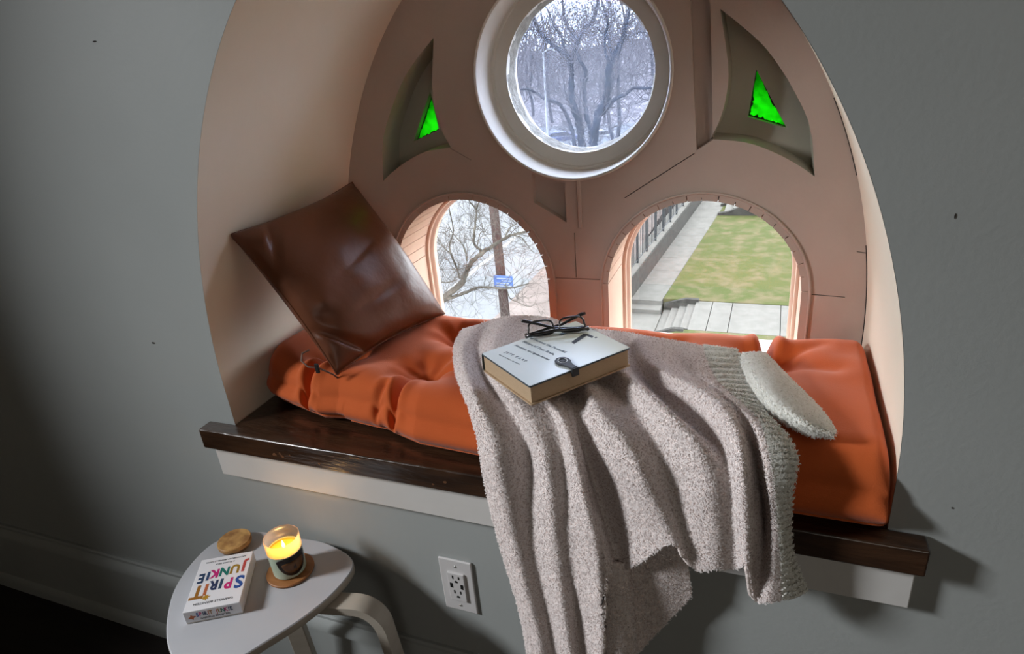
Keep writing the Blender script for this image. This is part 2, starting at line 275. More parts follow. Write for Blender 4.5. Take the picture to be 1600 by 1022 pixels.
DATA = {"BL":[[[-0.216,0.319,0.15],[-0.199,0.239,0.15],[-0.164,0.161,0.15],[-0.124,0.09,0.15],[-0.083,0.03,0.15],[-0.049,-0.015,0.144],[-0.03,-0.039,0.125],[-0.019,-0.05,0.097],[-0.018,-0.05,0.059],[-0.017,-0.05,0.02],[-0.015,-0.05,-0.02],[-0.011,-0.05,-0.06],[-0.007,-0.05,-0.1],[-0.002,-0.05,-0.141],[0.004,-0.05,-0.183],[0.011,-0.05,-0.225],[0.018,-0.05,-0.268],[0.025,-0.05,-0.312],[0.03,-0.05,-0.358],[0.034,-0.05,-0.406],[0.036,-0.05,-0.457],[0.039,-0.05,-0.508]],[[-0.168,0.306,0.17],[-0.157,0.22,0.177],[-0.129,0.139,0.18],[-0.089,0.069,0.18],[-0.048,0.006,0.181],[-0.018,-0.034,0.172],[0.005,-0.059,0.155],[0.022,-0.077,0.134],[0.034,-0.088,0.107],[0.038,-0.09,0.071],[0.041,-0.089,0.033],[0.043,-0.087,-0.008],[0.045,-0.085,-0.05],[0.048,-0.082,-0.093],[0.051,-0.081,-0.136],[0.056,-0.082,-0.177],[0.062,-0.084,-0.218],[0.069,-0.085,-0.26],[0.075,-0.085,-0.304],[0.082,-0.085,-0.35],[0.085,-0.085,-0.398],[0.089,-0.085,-0.448]],[[-0.142,0.346,0.17],[-0.132,0.261,0.17],[-0.115,0.185,0.167],[-0.083,0.12,0.161],[-0.043,0.065,0.157],[-0.002,0.021,0.154],[0.035,-0.011,0.147],[0.062,-0.033,0.132],[0.08,-0.048,0.109],[0.088,-0.053,0.076],[0.09,-0.056,0.038],[0.088,-0.059,-0.001],[0.086,-0.062,-0.042],[0.086,-0.063,-0.085],[0.086,-0.065,-0.128],[0.09,-0.066,-0.171],[0.095,-0.068,-0.214],[0.101,-0.07,-0.258],[0.106,-0.07,-0.305],[0.11,-0.07,-0.353],[0.113,-0.07,-0.404],[0.116,-0.07,-0.456]],[[-0.094,0.356,0.179],[-0.085,0.268,0.18],[-0.069,0.185,0.18],[-0.043,0.107,0.18],[-0.003,0.042,0.183],[0.039,-0.011,0.183],[0.071,-0.041,0.174],[0.097,-0.064,0.159],[0.117,-0.081,0.14],[0.131,-0.092,0.114],[0.136,-0.095,0.079],[0.139,-0.094,0.04],[0.139,-0.093,-0.002],[0.138,-0.091,-0.045],[0.138,-0.09,-0.088],[0.14,-0.09,-0.132],[0.142,-0.091,-0.175],[0.146,-0.093,-0.218],[0.15,-0.095,-0.263],[0.154,-0.095,-0.31],[0.156,-0.095,-0.359],[0.159,-0.095,-0.411]],[[-0.057,0.391,0.167],[-0.038,0.291,0.17],[-0.019,0.205,0.17],[0.01,0.127,0.17],[0.044,0.064,0.171],[0.084,0.017,0.172],[0.118,-0.02,0.168],[0.141,-0.047,0.155],[0.156,-0.067,0.134],[0.164,-0.078,0.106],[0.167,-0.08,0.07],[0.168,-0.08,0.031],[0.168,-0.08,-0.009],[0.167,-0.08,-0.05],[0.169,-0.08,-0.092],[0.17,-0.08,-0.136],[0.171,-0.079,-0.181],[0.172,-0.077,-0.229],[0.172,-0.075,-0.278],[0.172,-0.073,-0.329],[0.172,-0.071,-0.382],[0.171,-0.07,-0.436]],[[-0.023,0.388,0.167],[0.005,0.282,0.173],[0.031,0.194,0.175],[0.062,0.12,0.175],[0.095,0.054,0.176],[0.128,-0.004,0.179],[0.153,-0.041,0.171],[0.172,-0.067,0.157],[0.186,-0.087,0.137],[0.196,-0.099,0.113],[0.203,-0.104,0.081],[0.208,-0.105,0.047],[0.214,-0.105,0.011],[0.22,-0.105,-0.025],[0.225,-0.105,-0.063],[0.228,-0.105,-0.103],[0.229,-0.105,-0.144],[0.229,-0.105,-0.187],[0.229,-0.104,-0.233],[0.228,-0.103,-0.28],[0.226,-0.102,-0.329],[0.225,-0.1,-0.38]],[[0.001,0.393,0.162],[0.026,0.314,0.165],[0.047,0.247,0.165],[0.068,0.187,0.165],[0.09,0.132,0.165],[0.111,0.08,0.166],[0.132,0.029,0.168],[0.152,-0.012,0.168],[0.167,-0.036,0.159],[0.18,-0.054,0.147],[0.19,-0.068,0.131],[0.198,-0.077,0.112],[0.203,-0.08,0.088],[0.207,-0.08,0.062],[0.212,-0.08,0.035],[0.217,-0.08,0.008],[0.222,-0.081,-0.019],[0.228,-0.084,-0.044],[0.233,-0.088,-0.07],[0.237,-0.092,-0.096],[0.239,-0.096,-0.122],[0.241,-0.1,-0.15]],[[0.026,0.388,0.157],[0.049,0.313,0.16],[0.068,0.25,0.16],[0.087,0.192,0.16],[0.106,0.14,0.16],[0.126,0.091,0.16],[0.144,0.046,0.16],[0.162,0.005,0.16],[0.175,-0.021,0.151],[0.184,-0.037,0.137],[0.193,-0.047,0.119],[0.2,-0.052,0.098],[0.205,-0.051,0.072],[0.211,-0.05,0.046],[0.216,-0.05,0.021],[0.222,-0.05,-0.005],[0.229,-0.052,-0.03],[0.236,-0.054,-0.055],[0.242,-0.056,-0.08],[0.249,-0.059,-0.105],[0.256,-0.063,-0.129],[0.264,-0.07,-0.15]],[[0.063,0.372,0.159],[0.082,0.3,0.162],[0.099,0.237,0.164],[0.116,0.179,0.166],[0.134,0.124,0.168],[0.152,0.075,0.17],[0.171,0.034,0.17],[0.187,-0.003,0.169],[0.2,-0.027,0.161],[0.212,-0.044,0.149],[0.222,-0.056,0.135],[0.231,-0.065,0.119],[0.239,-0.069,0.1],[0.246,-0.07,0.078],[0.253,-0.07,0.055],[0.26,-0.07,0.032],[0.266,-0.071,0.009],[0.273,-0.073,-0.014],[0.28,-0.075,-0.037],[0.288,-0.078,-0.058],[0.295,-0.082,-0.08],[0.303,-0.085,-0.102]],[[0.088,0.368,0.159],[0.105,0.292,0.165],[0.12,0.225,0.171],[0.137,0.163,0.176],[0.156,0.107,0.181],[0.175,0.057,0.185],[0.196,0.013,0.189],[0.213,-0.019,0.188],[0.228,-0.041,0.182],[0.244,-0.056,0.174],[0.259,-0.068,0.166],[0.272,-0.079,0.156],[0.284,-0.089,0.144],[0.295,-0.097,0.131],[0.304,-0.102,0.115],[0.312,-0.105,0.097],[0.32,-0.105,0.077],[0.329,-0.105,0.057],[0.338,-0.105,0.037],[0.346,-0.105,0.017],[0.355,-0.107,-0.002],[0.364,-0.11,-0.021]],[[0.123,0.354,0.16],[0.134,0.286,0.16],[0.144,0.224,0.16],[0.161,0.169,0.16],[0.184,0.125,0.16],[0.21,0.091,0.16],[0.234,0.061,0.16],[0.258,0.034,0.159],[0.28,0.006,0.159],[0.297,-0.018,0.154],[0.313,-0.035,0.145],[0.326,-0.049,0.133],[0.336,-0.061,0.118],[0.345,-0.069,0.101],[0.352,-0.073,0.08],[0.359,-0.077,0.058],[0.366,-0.081,0.035],[0.373,-0.085,0.013],[0.38,-0.088,-0.009],[0.387,-0.091,-0.032],[0.394,-0.093,-0.057],[0.401,-0.095,-0.082]],[[0.158,0.333,0.17],[0.169,0.254,0.176],[0.184,0.182,0.182],[0.21,0.131,0.186],[0.239,0.097,0.189],[0.266,0.065,0.192],[0.291,0.034,0.194],[0.314,0.003,0.196],[0.335,-0.021,0.194],[0.354,-0.039,0.189],[0.371,-0.053,0.18],[0.386,-0.065,0.17],[0.397,-0.077,0.157],[0.406,-0.088,0.14],[0.413,-0.095,0.122],[0.419,-0.1,0.1],[0.423,-0.1,0.074],[0.427,-0.1,0.047],[0.43,-0.1,0.02],[0.433,-0.1,-0.009],[0.435,-0.1,-0.037],[0.438,-0.1,-0.067]],[[0.199,0.349,0.16],[0.214,0.282,0.16],[0.23,0.23,0.157],[0.25,0.189,0.152],[0.272,0.153,0.148],[0.294,0.119,0.146],[0.316,0.089,0.145],[0.338,0.06,0.145],[0.359,0.034,0.145],[0.38,0.011,0.145],[0.4,-0.01,0.144],[0.418,-0.029,0.142],[0.433,-0.048,0.138],[0.443,-0.067,0.129],[0.45,-0.081,0.115],[0.453,-0.087,0.093],[0.455,-0.088,0.068],[0.458,-0.089,0.043],[0.46,-0.09,0.016],[0.463,-0.09,-0.011],[0.465,-0.09,-0.04],[0.467,-0.09,-0.068]],[[0.242,0.317,0.17],[0.249,0.233,0.182],[0.269,0.177,0.185],[0.295,0.14,0.187],[0.321,0.11,0.19],[0.346,0.087,0.192],[0.371,0.065,0.194],[0.393,0.04,0.197],[0.414,0.012,0.199],[0.432,-0.015,0.198],[0.446,-0.038,0.193],[0.457,-0.058,0.184],[0.463,-0.075,0.172],[0.469,-0.089,0.158],[0.473,-0.099,0.14],[0.476,-0.106,0.119],[0.479,-0.108,0.095],[0.481,-0.107,0.068],[0.483,-0.105,0.04],[0.485,-0.105,0.011],[0.486,-0.105,-0.017],[0.487,-0.105,-0.046]],[[0.296,0.328,0.16],[0.309,0.26,0.161],[0.33,0.202,0.164],[0.355,0.161,0.167],[0.381,0.129,0.17],[0.405,0.094,0.174],[0.427,0.058,0.178],[0.446,0.025,0.18],[0.462,-0.001,0.176],[0.472,-0.017,0.162],[0.481,-0.029,0.145],[0.487,-0.04,0.126],[0.493,-0.045,0.103],[0.498,-0.043,0.074],[0.503,-0.042,0.045],[0.506,-0.042,0.016],[0.508,-0.046,-0.011],[0.508,-0.051,-0.037],[0.505,-0.059,-0.062],[0.502,-0.067,-0.086],[0.501,-0.074,-0.112],[0.502,-0.08,-0.139]],[[0.332,0.321,0.16],[0.347,0.258,0.161],[0.365,0.199,0.164],[0.386,0.153,0.167],[0.409,0.115,0.171],[0.43,0.075,0.177],[0.45,0.036,0.184],[0.468,0.002,0.188],[0.481,-0.024,0.184],[0.489,-0.045,0.173],[0.495,-0.062,0.16],[0.5,-0.075,0.143],[0.505,-0.084,0.124],[0.509,-0.088,0.102],[0.514,-0.087,0.074],[0.517,-0.085,0.046],[0.52,-0.085,0.018],[0.522,-0.085,-0.011],[0.523,-0.085,-0.041],[0.524,-0.085,-0.071],[0.524,-0.085,-0.102],[0.525,-0.085,-0.134]],[[0.363,0.321,0.155],[0.376,0.261,0.156],[0.392,0.203,0.158],[0.409,0.155,0.161],[0.429,0.116,0.165],[0.449,0.076,0.171],[0.467,0.037,0.179],[0.483,-0.002,0.185],[0.494,-0.03,0.183],[0.501,-0.051,0.173],[0.506,-0.068,0.16],[0.511,-0.08,0.144],[0.515,-0.088,0.126],[0.518,-0.093,0.105],[0.522,-0.092,0.079],[0.525,-0.091,0.051],[0.529,-0.089,0.023],[0.533,-0.087,-0.006],[0.536,-0.085,-0.035],[0.54,-0.083,-0.065],[0.543,-0.082,-0.095],[0.547,-0.08,-0.126]]],"HEM":[[[0.363,0.321,0.155],[0.376,0.261,0.156],[0.392,0.203,0.158],[0.409,0.155,0.161],[0.429,0.116,0.165],[0.449,0.076,0.171],[0.467,0.037,0.179],[0.483,-0.002,0.185],[0.494,-0.03,0.183],[0.501,-0.051,0.173],[0.506,-0.068,0.16],[0.511,-0.08,0.144],[0.515,-0.088,0.126],[0.518,-0.093,0.105],[0.522,-0.092,0.079],[0.525,-0.091,0.051],[0.529,-0.089,0.023],[0.533,-0.087,-0.006],[0.536,-0.085,-0.035],[0.54,-0.083,-0.065],[0.543,-0.082,-0.095],[0.547,-0.08,-0.126]],[[0.401,0.31,0.158],[0.412,0.26,0.155],[0.425,0.211,0.154],[0.44,0.167,0.155],[0.457,0.127,0.157],[0.472,0.084,0.162],[0.487,0.042,0.169],[0.503,0.002,0.178],[0.515,-0.025,0.177],[0.524,-0.044,0.169],[0.53,-0.058,0.157],[0.534,-0.07,0.141],[0.536,-0.078,0.122],[0.536,-0.081,0.1],[0.536,-0.08,0.074],[0.538,-0.079,0.047],[0.54,-0.077,0.019],[0.543,-0.076,-0.008],[0.548,-0.075,-0.035],[0.554,-0.074,-0.062],[0.561,-0.073,-0.089],[0.568,-0.072,-0.116]],[[0.436,0.31,0.155],[0.448,0.267,0.151],[0.46,0.22,0.15],[0.471,0.176,0.15],[0.482,0.133,0.151],[0.492,0.089,0.154],[0.504,0.048,0.159],[0.518,0.011,0.166],[0.531,-0.014,0.166],[0.542,-0.031,0.159],[0.548,-0.045,0.148],[0.549,-0.056,0.132],[0.546,-0.063,0.113],[0.545,-0.064,0.09],[0.546,-0.062,0.064],[0.547,-0.061,0.037],[0.549,-0.06,0.011],[0.553,-0.06,-0.015],[0.557,-0.06,-0.04],[0.566,-0.06,-0.063],[0.576,-0.06,-0.086],[0.586,-0.06,-0.108]]],"FLAP":[[[0.439,0.303,0.151],[0.446,0.249,0.154],[0.455,0.205,0.156],[0.465,0.166,0.157],[0.476,0.132,0.157],[0.487,0.101,0.157],[0.499,0.074,0.157],[0.512,0.052,0.157],[0.527,0.037,0.157],[0.541,0.023,0.157],[0.556,0.013,0.157],[0.571,0.007,0.157],[0.587,0.008,0.156],[0.603,0.01,0.155]],[[0.452,0.294,0.16],[0.46,0.235,0.169],[0.47,0.186,0.176],[0.481,0.144,0.181],[0.491,0.108,0.186],[0.502,0.078,0.189],[0.513,0.052,0.19],[0.525,0.032,0.19],[0.537,0.018,0.189],[0.549,0.007,0.186],[0.562,0.002,0.182],[0.576,0.001,0.176],[0.589,0.001,0.171],[0.603,0.001,0.165]],[[0.474,0.299,0.161],[0.485,0.252,0.169],[0.495,0.212,0.174],[0.505,0.179,0.178],[0.516,0.151,0.18],[0.526,0.129,0.18],[0.536,0.107,0.18],[0.546,0.087,0.18],[0.556,0.07,0.178],[0.566,0.057,0.176],[0.576,0.045,0.173],[0.586,0.035,0.171],[0.596,0.025,0.167],[0.606,0.015,0.163]],[[0.489,0.324,0.15],[0.501,0.298,0.15],[0.512,0.274,0.15],[0.523,0.25,0.15],[0.534,0.228,0.15],[0.544,0.206,0.15],[0.554,0.186,0.15],[0.564,0.166,0.15],[0.574,0.146,0.15],[0.583,0.126,0.15],[0.591,0.107,0.15],[0.598,0.087,0.15],[0.604,0.066,0.15],[0.609,0.045,0.15]]],"UND":[[[0.209,-0.08,-0.131],[0.208,-0.08,-0.168],[0.207,-0.08,-0.207],[0.206,-0.08,-0.246],[0.206,-0.08,-0.286],[0.206,-0.08,-0.327],[0.206,-0.08,-0.368],[0.206,-0.08,-0.411]],[[0.242,-0.085,-0.117],[0.245,-0.087,-0.151],[0.247,-0.089,-0.185],[0.248,-0.09,-0.222],[0.249,-0.09,-0.261],[0.249,-0.09,-0.301],[0.249,-0.09,-0.341],[0.249,-0.09,-0.383]],[[0.269,-0.07,-0.124],[0.272,-0.072,-0.158],[0.275,-0.074,-0.192],[0.277,-0.075,-0.229],[0.279,-0.075,-0.267],[0.281,-0.075,-0.307],[0.282,-0.075,-0.347],[0.283,-0.075,-0.389]],[[0.277,-0.05,-0.141],[0.28,-0.05,-0.177],[0.282,-0.05,-0.215],[0.283,-0.05,-0.253],[0.285,-0.05,-0.293],[0.286,-0.05,-0.333],[0.289,-0.05,-0.374],[0.291,-0.05,-0.416]]],"UND2":[[[0.246,-0.05,-0.149],[0.253,-0.05,-0.182],[0.26,-0.05,-0.215],[0.265,-0.05,-0.25],[0.269,-0.05,-0.287],[0.272,-0.05,-0.325],[0.277,-0.05,-0.362],[0.283,-0.05,-0.4]],[[0.296,-0.05,-0.12],[0.302,-0.05,-0.15],[0.307,-0.05,-0.183],[0.306,-0.048,-0.22],[0.304,-0.046,-0.258],[0.302,-0.045,-0.296],[0.299,-0.045,-0.334],[0.297,-0.045,-0.373]],[[0.344,-0.055,-0.065],[0.352,-0.055,-0.098],[0.355,-0.053,-0.136],[0.352,-0.048,-0.18],[0.345,-0.044,-0.224],[0.333,-0.043,-0.267],[0.321,-0.042,-0.311],[0.308,-0.04,-0.356]],[[0.367,-0.06,-0.048],[0.377,-0.054,-0.084],[0.386,-0.049,-0.122],[0.39,-0.044,-0.164],[0.392,-0.04,-0.205],[0.373,-0.039,-0.24],[0.352,-0.039,-0.277],[0.331,-0.038,-0.315]]],"TAB":[[-0.6,-0.03],[-0.508,-0.022],[-0.438,-0.034],[-0.395,-0.051],[-0.374,-0.075],[-0.369,-0.113],[-0.376,-0.173],[-0.398,-0.24],[-0.43,-0.304],[-0.463,-0.362],[-0.51,-0.401],[-0.56,-0.41],[-0.61,-0.394],[-0.663,-0.357],[-0.716,-0.301],[-0.754,-0.244],[-0.777,-0.172],[-0.778,-0.108],[-0.746,-0.064],[-0.688,-0.035]],"BRANCH":[[[-5.84,8.87,-3.94,0.1],[-5.68,9.23,-3.86,0.093],[-5.28,9.08,-3.59,0.086],[-4.82,8.75,-3.27,0.08],[-4.66,8.99,-3.13,0.073],[-4.69,9.25,-3.0,0.066],[-4.36,8.95,-2.7,0.059],[-4.09,8.76,-2.49,0.052],[-4.02,9.11,-2.47,0.045],[-3.86,9.21,-2.38,0.039],[-3.56,8.83,-2.2,0.032],[-3.27,8.84,-2.13,0.025]],[[-6.1,9.25,-4.19,0.06],[-5.15,8.93,-3.55,0.054],[-4.85,8.77,-3.39,0.047],[-4.71,9.13,-3.41,0.041],[-4.48,9.2,-3.33,0.034],[-4.03,8.82,-3.17,0.028],[-3.7,8.85,-3.17,0.021],[-3.49,9.22,-3.21,0.015]],[[-4.3,9.16,-2.61,0.035],[-4.44,9.17,-2.5,0.031],[-4.25,8.79,-2.2,0.027],[-4.24,8.89,-2.01,0.024],[-4.37,9.24,-1.88,0.02],[-4.38,9.05,-1.7,0.016],[-4.29,8.75,-1.46,0.012]],[[-4.27,9.04,-1.82,0.02],[-4.05,8.75,-1.59,0.015],[-4.11,9.03,-1.5,0.01]],[[-4.82,9.16,-3.16,0.03],[-4.87,9.17,-2.91,0.027],[-4.74,8.79,-2.55,0.023],[-4.79,8.89,-2.42,0.02],[-4.87,9.24,-2.27,0.017],[-4.79,9.05,-1.85,0.013],[-4.63,8.75,-1.57,0.01]],[[-4.75,8.81,-2.56,0.018],[-4.92,8.86,-2.44,0.014],[-5.2,9.22,-2.36,0.011],[-5.19,9.08,-2.1,0.007]],[[-5.27,8.76,-3.35,0.018],[-5.4,9.1,-2.97,0.015],[-5.42,9.21,-2.68,0.012],[-5.24,8.84,-2.37,0.01],[-5.14,8.83,-2.04,0.007]],[[-4.45,8.81,-2.68,0.02],[-4.51,8.86,-2.43,0.016],[-4.87,9.22,-2.32,0.011],[-4.87,9.08,-2.1,0.007]],[[-3.74,8.76,-3.07,0.016],[-3.83,9.1,-3.46,0.014],[-3.72,9.21,-3.58,0.011],[-3.38,8.84,-3.49,0.009],[-3.26,8.83,-3.44,0.007]],[[-5.1,8.76,-3.46,0.03],[-5.33,9.1,-3.37,0.025],[-5.26,9.21,-3.28,0.02],[-4.9,8.84,-3.12,0.015],[-4.69,8.83,-3.05,0.01]],[[-3.69,8.81,-2.25,0.02],[-3.62,8.86,-2.1,0.015],[-3.64,9.22,-2.13,0.011],[-3.47,9.08,-1.99,0.006]],[[-3.55,8.81,-2.19,0.018],[-3.41,8.86,-2.26,0.014],[-3.47,9.22,-2.48,0.01],[-3.3,9.08,-2.59,0.006]],[[-4.24,8.81,-2.47,0.012],[-4.14,8.86,-2.17,0.01],[-4.12,9.22,-2.32,0.007],[-3.95,9.08,-2.23,0.005]],[[-5.38,9.04,-3.2,0.012],[-5.03,8.75,-2.83,0.009],[-5.14,9.03,-3.18,0.006]]],"FORK":[[[-6.78,24.87,-3.92,0.16],[-6.96,25.23,-3.34,0.15],[-6.97,25.08,-2.7,0.14],[-7.07,24.75,-1.8,0.13],[-7.19,24.99,-1.23,0.12],[-7.23,25.25,-0.59,0.11],[-7.22,24.95,-0.07,0.1],[-7.52,24.76,0.23,0.09],[-8.04,25.11,0.56,0.08],[-8.43,25.21,0.96,0.07],[-8.5,24.83,1.41,0.06],[-8.68,24.84,1.83,0.05]],[[-7.23,25.25,-0.59,0.1],[-7.05,24.93,0.05,0.093],[-6.72,24.77,0.57,0.086],[-6.62,25.13,0.88,0.079],[-6.33,25.2,1.11,0.071],[-6.08,24.82,1.41,0.064],[-6.0,24.85,1.78,0.057],[-6.03,25.22,2.32,0.05]],[[-6.83,24.76,0.61,0.08],[-7.21,25.1,0.96,0.068],[-7.41,25.21,1.28,0.055],[-7.31,24.84,1.66,0.042],[-7.37,24.83,2.34,0.03]],[[-6.46,25.25,-3.99,0.12],[-6.43,24.93,-3.21,0.111],[-6.44,24.77,-2.67,0.103],[-6.7,25.13,-1.98,0.094],[-6.73,25.2,-1.28,0.086],[-6.56,24.82,-0.56,0.077],[-6.79,24.85,-0.14,0.069],[-7.03,25.22,0.13,0.06]],[[-7.26,24.76,-0.06,0.05],[-7.5,25.1,0.62,0.043],[-7.77,25.21,0.98,0.035],[-7.83,24.84,1.43,0.028],[-8.04,24.83,1.88,0.02]],[[-8.37,25.04,0.96,0.03],[-8.59,24.75,1.03,0.022],[-8.96,25.03,0.92,0.015]]],"RIGHTTREE":[[[-5.68,22.11,-3.53,0.17],[-5.63,22.21,-2.79,0.16],[-5.45,21.84,-2.28,0.15],[-5.33,21.83,-1.78,0.14],[-5.18,22.2,-1.52,0.13],[-5.05,22.12,-1.08,0.12],[-4.93,21.77,-0.49,0.11],[-4.85,21.94,-0.13,0.1],[-4.65,22.25,0.28,0.09],[-4.46,21.99,0.62,0.08],[-4.31,21.75,0.97,0.07],[-4.31,22.07,1.19,0.06],[-4.3,22.23,1.77,0.05]],[[-5.41,22.25,-1.96,0.07],[-5.05,21.93,-1.65,0.065],[-4.71,21.77,-1.34,0.06],[-4.46,22.13,-1.27,0.055],[-4.21,22.2,-1.1,0.05],[-3.79,21.82,-1.08,0.045],[-3.51,21.85,-1.09,0.04],[-3.14,22.22,-1.2,0.035]],[[-4.49,21.76,0.43,0.03],[-4.52,22.1,0.45,0.026],[-4.23,22.21,0.53,0.022],[-3.84,21.84,0.62,0.019],[-3.6,21.83,0.52,0.015]],[[-4.97,21.93,-0.26,0.05],[-5.16,22.25,0.33,0.044],[-5.02,22.01,0.81,0.038],[-4.93,21.75,1.08,0.032],[-5.14,22.06,1.48,0.026],[-5.25,22.23,1.86,0.02]],[[-4.83,21.81,-0.13,0.03],[-4.93,21.86,0.52,0.025],[-5.25,22.22,0.69,0.02],[-5.42,22.08,0.93,0.015]]],"LOWTREE":[[[-9.16,31.86,-5.34,0.12],[-9.17,31.81,-4.37,0.11],[-9.41,32.19,-3.63,0.1],[-9.78,32.14,-2.68,0.09],[-10.05,31.78,-2.32,0.08],[-10.68,31.91,-2.1,0.07],[-11.14,32.24,-1.88,0.06],[-11.56,32.02,-1.62,0.05],[-12.02,31.75,-1.6,0.04],[-13.1,32.04,-1.41,0.03]],[[-8.95,31.76,-5.17,0.08],[-8.97,32.1,-4.11,0.068],[-9.15,32.21,-3.18,0.055],[-9.49,31.84,-2.05,0.042],[-9.6,31.83,-1.15,0.03]]]}

# ------------------------------------------------------------------ the room
D = 0.5616; XC = 0.016
ZF = -0.88; ZT = 2.1; XL = -2.3; XR = 3.0; YB = -3.9
AZ = 0.0865; AR = 0.70; AH = 0.9926
MARKS = ((0.783, 0.06, 0.0018, 0.0018), (-0.887, 0.203, 0.006, 0.0025), (-0.766, 0.864, 0.006, 0.0015), (0.712, 0.532, 0.0012, 0.004))
def arch(grow=0.0, zb=-0.03, n=96):
    p = [(-(AR + grow), zb)]
    p += [((AR + grow) * math.cos(t), AZ + (AH + grow) * math.sin(t)) for t in np.linspace(math.pi, 0, n)]
    return p + [(AR + grow, zb)]
mb = MB(); layer(mb, [(XL, ZF), (XR, ZF), (XR, ZT), (XL, ZT)], [arch(0.0006)], 0.0, 0.04)
struct(mb.build('wall_back', M['wall'], auto=0.6))
wb = bpy.data.objects['wall_back']
for x_, z_, rx, rz in MARKS:
    mb = MB(); mb.add([(x_ + rx * math.cos(a), -0.0006, z_ + rz * math.sin(a)) for a in np.linspace(0, 2 * math.pi, 9)[:-1]] + [(x_, -0.0003, z_)], [(k, (k + 1) % 8, 8) for k in range(8)]); mb.build('nail_hole', M['dark_gap'], wb)
# barrel of the niche
P = []
for g, y in ((0, 0.0), (0, D + 0.03), (0.04, D + 0.03), (0.04, 0.02)):
    P.append([(x, y, z) for x, z in arch(g, -0.05)])
mb = MB(); mb.grid(P); struct(mb.build('wall_niche', M['niche'], auto=0.8))
mb = MB(); mb.box(XL - 0.5, XR + 0.05, YB - 0.05, 0.05, ZF - 0.05, ZF); struct(mb.build('floor', M['floor']))
mb = MB(); mb.box(XL - 0.5, XR + 0.05, YB - 0.05, 0.05, ZT, ZT + 0.05); struct(mb.build('ceiling', M['ceiling']))
mb = MB(); mb.box(XR, XR + 0.05, YB, 0.05, ZF, ZT); struct(mb.build('wall_right', M['room']))
def ylayer(mb, outer, holes, x0, x1):
    t = MB(); layer(t, outer, holes, x0, x1); mb.add([(y, x, z) for x, y, z in t.v], t.f)
mb = MB(); ylayer(mb, [(YB, ZF), (0.04, ZF), (0.04, ZT), (YB, ZT)], [[(-2.10, 0.45), (-1.14, 0.45), (-1.14, 1.75), (-2.10, 1.75)]], XL, XL - 0.46)  # reveal depth and near edge shaped to shade the far left of wall_back
mb.box(XL - 0.50, XL - 0.46, -2.10, -1.14, 0.45, 1.75)   # back panel added to shut the sky's light out of the recess
struct(mb.build('wall_left', M['room']))
mb = MB(); layer(mb, [(XL, ZF), (XR, ZF), (XR, ZT), (XL, ZT)], [], YB, YB - 0.05)
struct(mb.build('wall_front', M['room']))
# baseboard: tall board with a moulded cap
prof = [(0, -0.583), (-0.008, -0.583), (-0.012, -0.588), (-0.012, -0.597), (-0.020, -0.606), (-0.026, -0.618), (-0.026, -0.632), (-0.018, -0.640), (-0.018, -0.825), (-0.026, -0.835), (-0.030, -0.850), (-0.030, -0.88), (0, -0.88)]
mb = MB(); n = len(prof)
mb.add([(x, y, z) for x in (XL, XR) for y, z in prof], [(i, (i + 1) % n, n + (i + 1) % n, n + i) for i in range(n)] + [tuple(range(n)), tuple(range(n, 2 * n))])
struct(mb.build('baseboard_back', M['wall'], auto=0.5))

# ------------------------------------------------------------------ tracery wall with its windows
CR = (XC + 0.002, 0.705)                 # the round window
CA = (XC - 0.313, 0.186); CB = (XC + 0.313, 0.184); RA = 0.245
def archhole(c, r, zb):
    return [(c[0] - r, zb)] + [(c[0] + r * math.cos(t), c[1] + r * math.sin(t)) for t in np.linspace(math.pi, 0, 64)] + [(c[0] + r, zb)]
def bez(pts, n=14):
    return [tuple(p) for p in catmull(np.array(pts), n)]
RREC = bez([(0.563, 0.468), (0.545, 0.572), (0.506, 0.650), (0.460, 0.718), (0.419, 0.762), (0.352, 0.818)]) + bez([(0.352, 0.818), (0.373, 0.706), (0.372, 0.645), (0.360, 0.595), (0.342, 0.554)])[1:] \
     + bez([(0.342, 0.554), (0.42, 0.544), (0.484, 0.518), (0.531, 0.491), (0.563, 0.468)])[1:-1]
LREC = [(2 * XC - x, z) for x, z in RREC][::-1]
RGL = [(0.427, 0.689), (0.499, 0.560), (0.415, 0.588)]
LGL = [(2 * XC - x, z) for x, z in RGL][::-1]
TRAP = [(-0.091, 0.485), (-0.091, 0.409), (-0.006, 0.357), (-0.005, 0.460)] + [(CR[0] + 0.246 * math.cos(a), CR[1] + 0.246 * math.sin(a)) for a in np.linspace(-1.665, -2.03, 8)][1:-1]
CHAN = [(0.285, 0.93), (0.312, 0.530), (0.347, 0.552), (0.327, 0.93)]
cracks = [seg_slot((0.308, 0.524), (0.145, 0.421), 0.0022), seg_slot((-0.312, 0.552), (-0.255, 0.520), 0.0016), seg_slot((0.0135, 0.330), (0.0125, 0.209), 0.002),
          seg_slot((-0.052, 0.205), (0.082, 0.206), 0.0022), seg_slot((0.582, 0.193), (0.652, 0.190), 0.0022), seg_slot((0.664, 0.30), (0.690, 0.296), 0.002)]
mb = MB()
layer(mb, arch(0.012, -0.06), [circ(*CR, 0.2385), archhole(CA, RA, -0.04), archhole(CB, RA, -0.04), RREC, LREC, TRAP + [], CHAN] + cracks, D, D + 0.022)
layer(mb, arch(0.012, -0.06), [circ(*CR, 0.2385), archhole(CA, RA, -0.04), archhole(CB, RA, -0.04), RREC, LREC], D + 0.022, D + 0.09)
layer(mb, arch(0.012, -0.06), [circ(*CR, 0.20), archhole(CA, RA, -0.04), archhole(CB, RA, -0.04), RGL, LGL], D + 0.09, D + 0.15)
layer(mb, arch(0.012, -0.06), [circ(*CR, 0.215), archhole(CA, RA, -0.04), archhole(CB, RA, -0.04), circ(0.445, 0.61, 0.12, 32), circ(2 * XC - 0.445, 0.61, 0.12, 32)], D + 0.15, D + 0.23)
tw = struct(mb.build('wall_tracery', M['tracery'], auto=0.5))
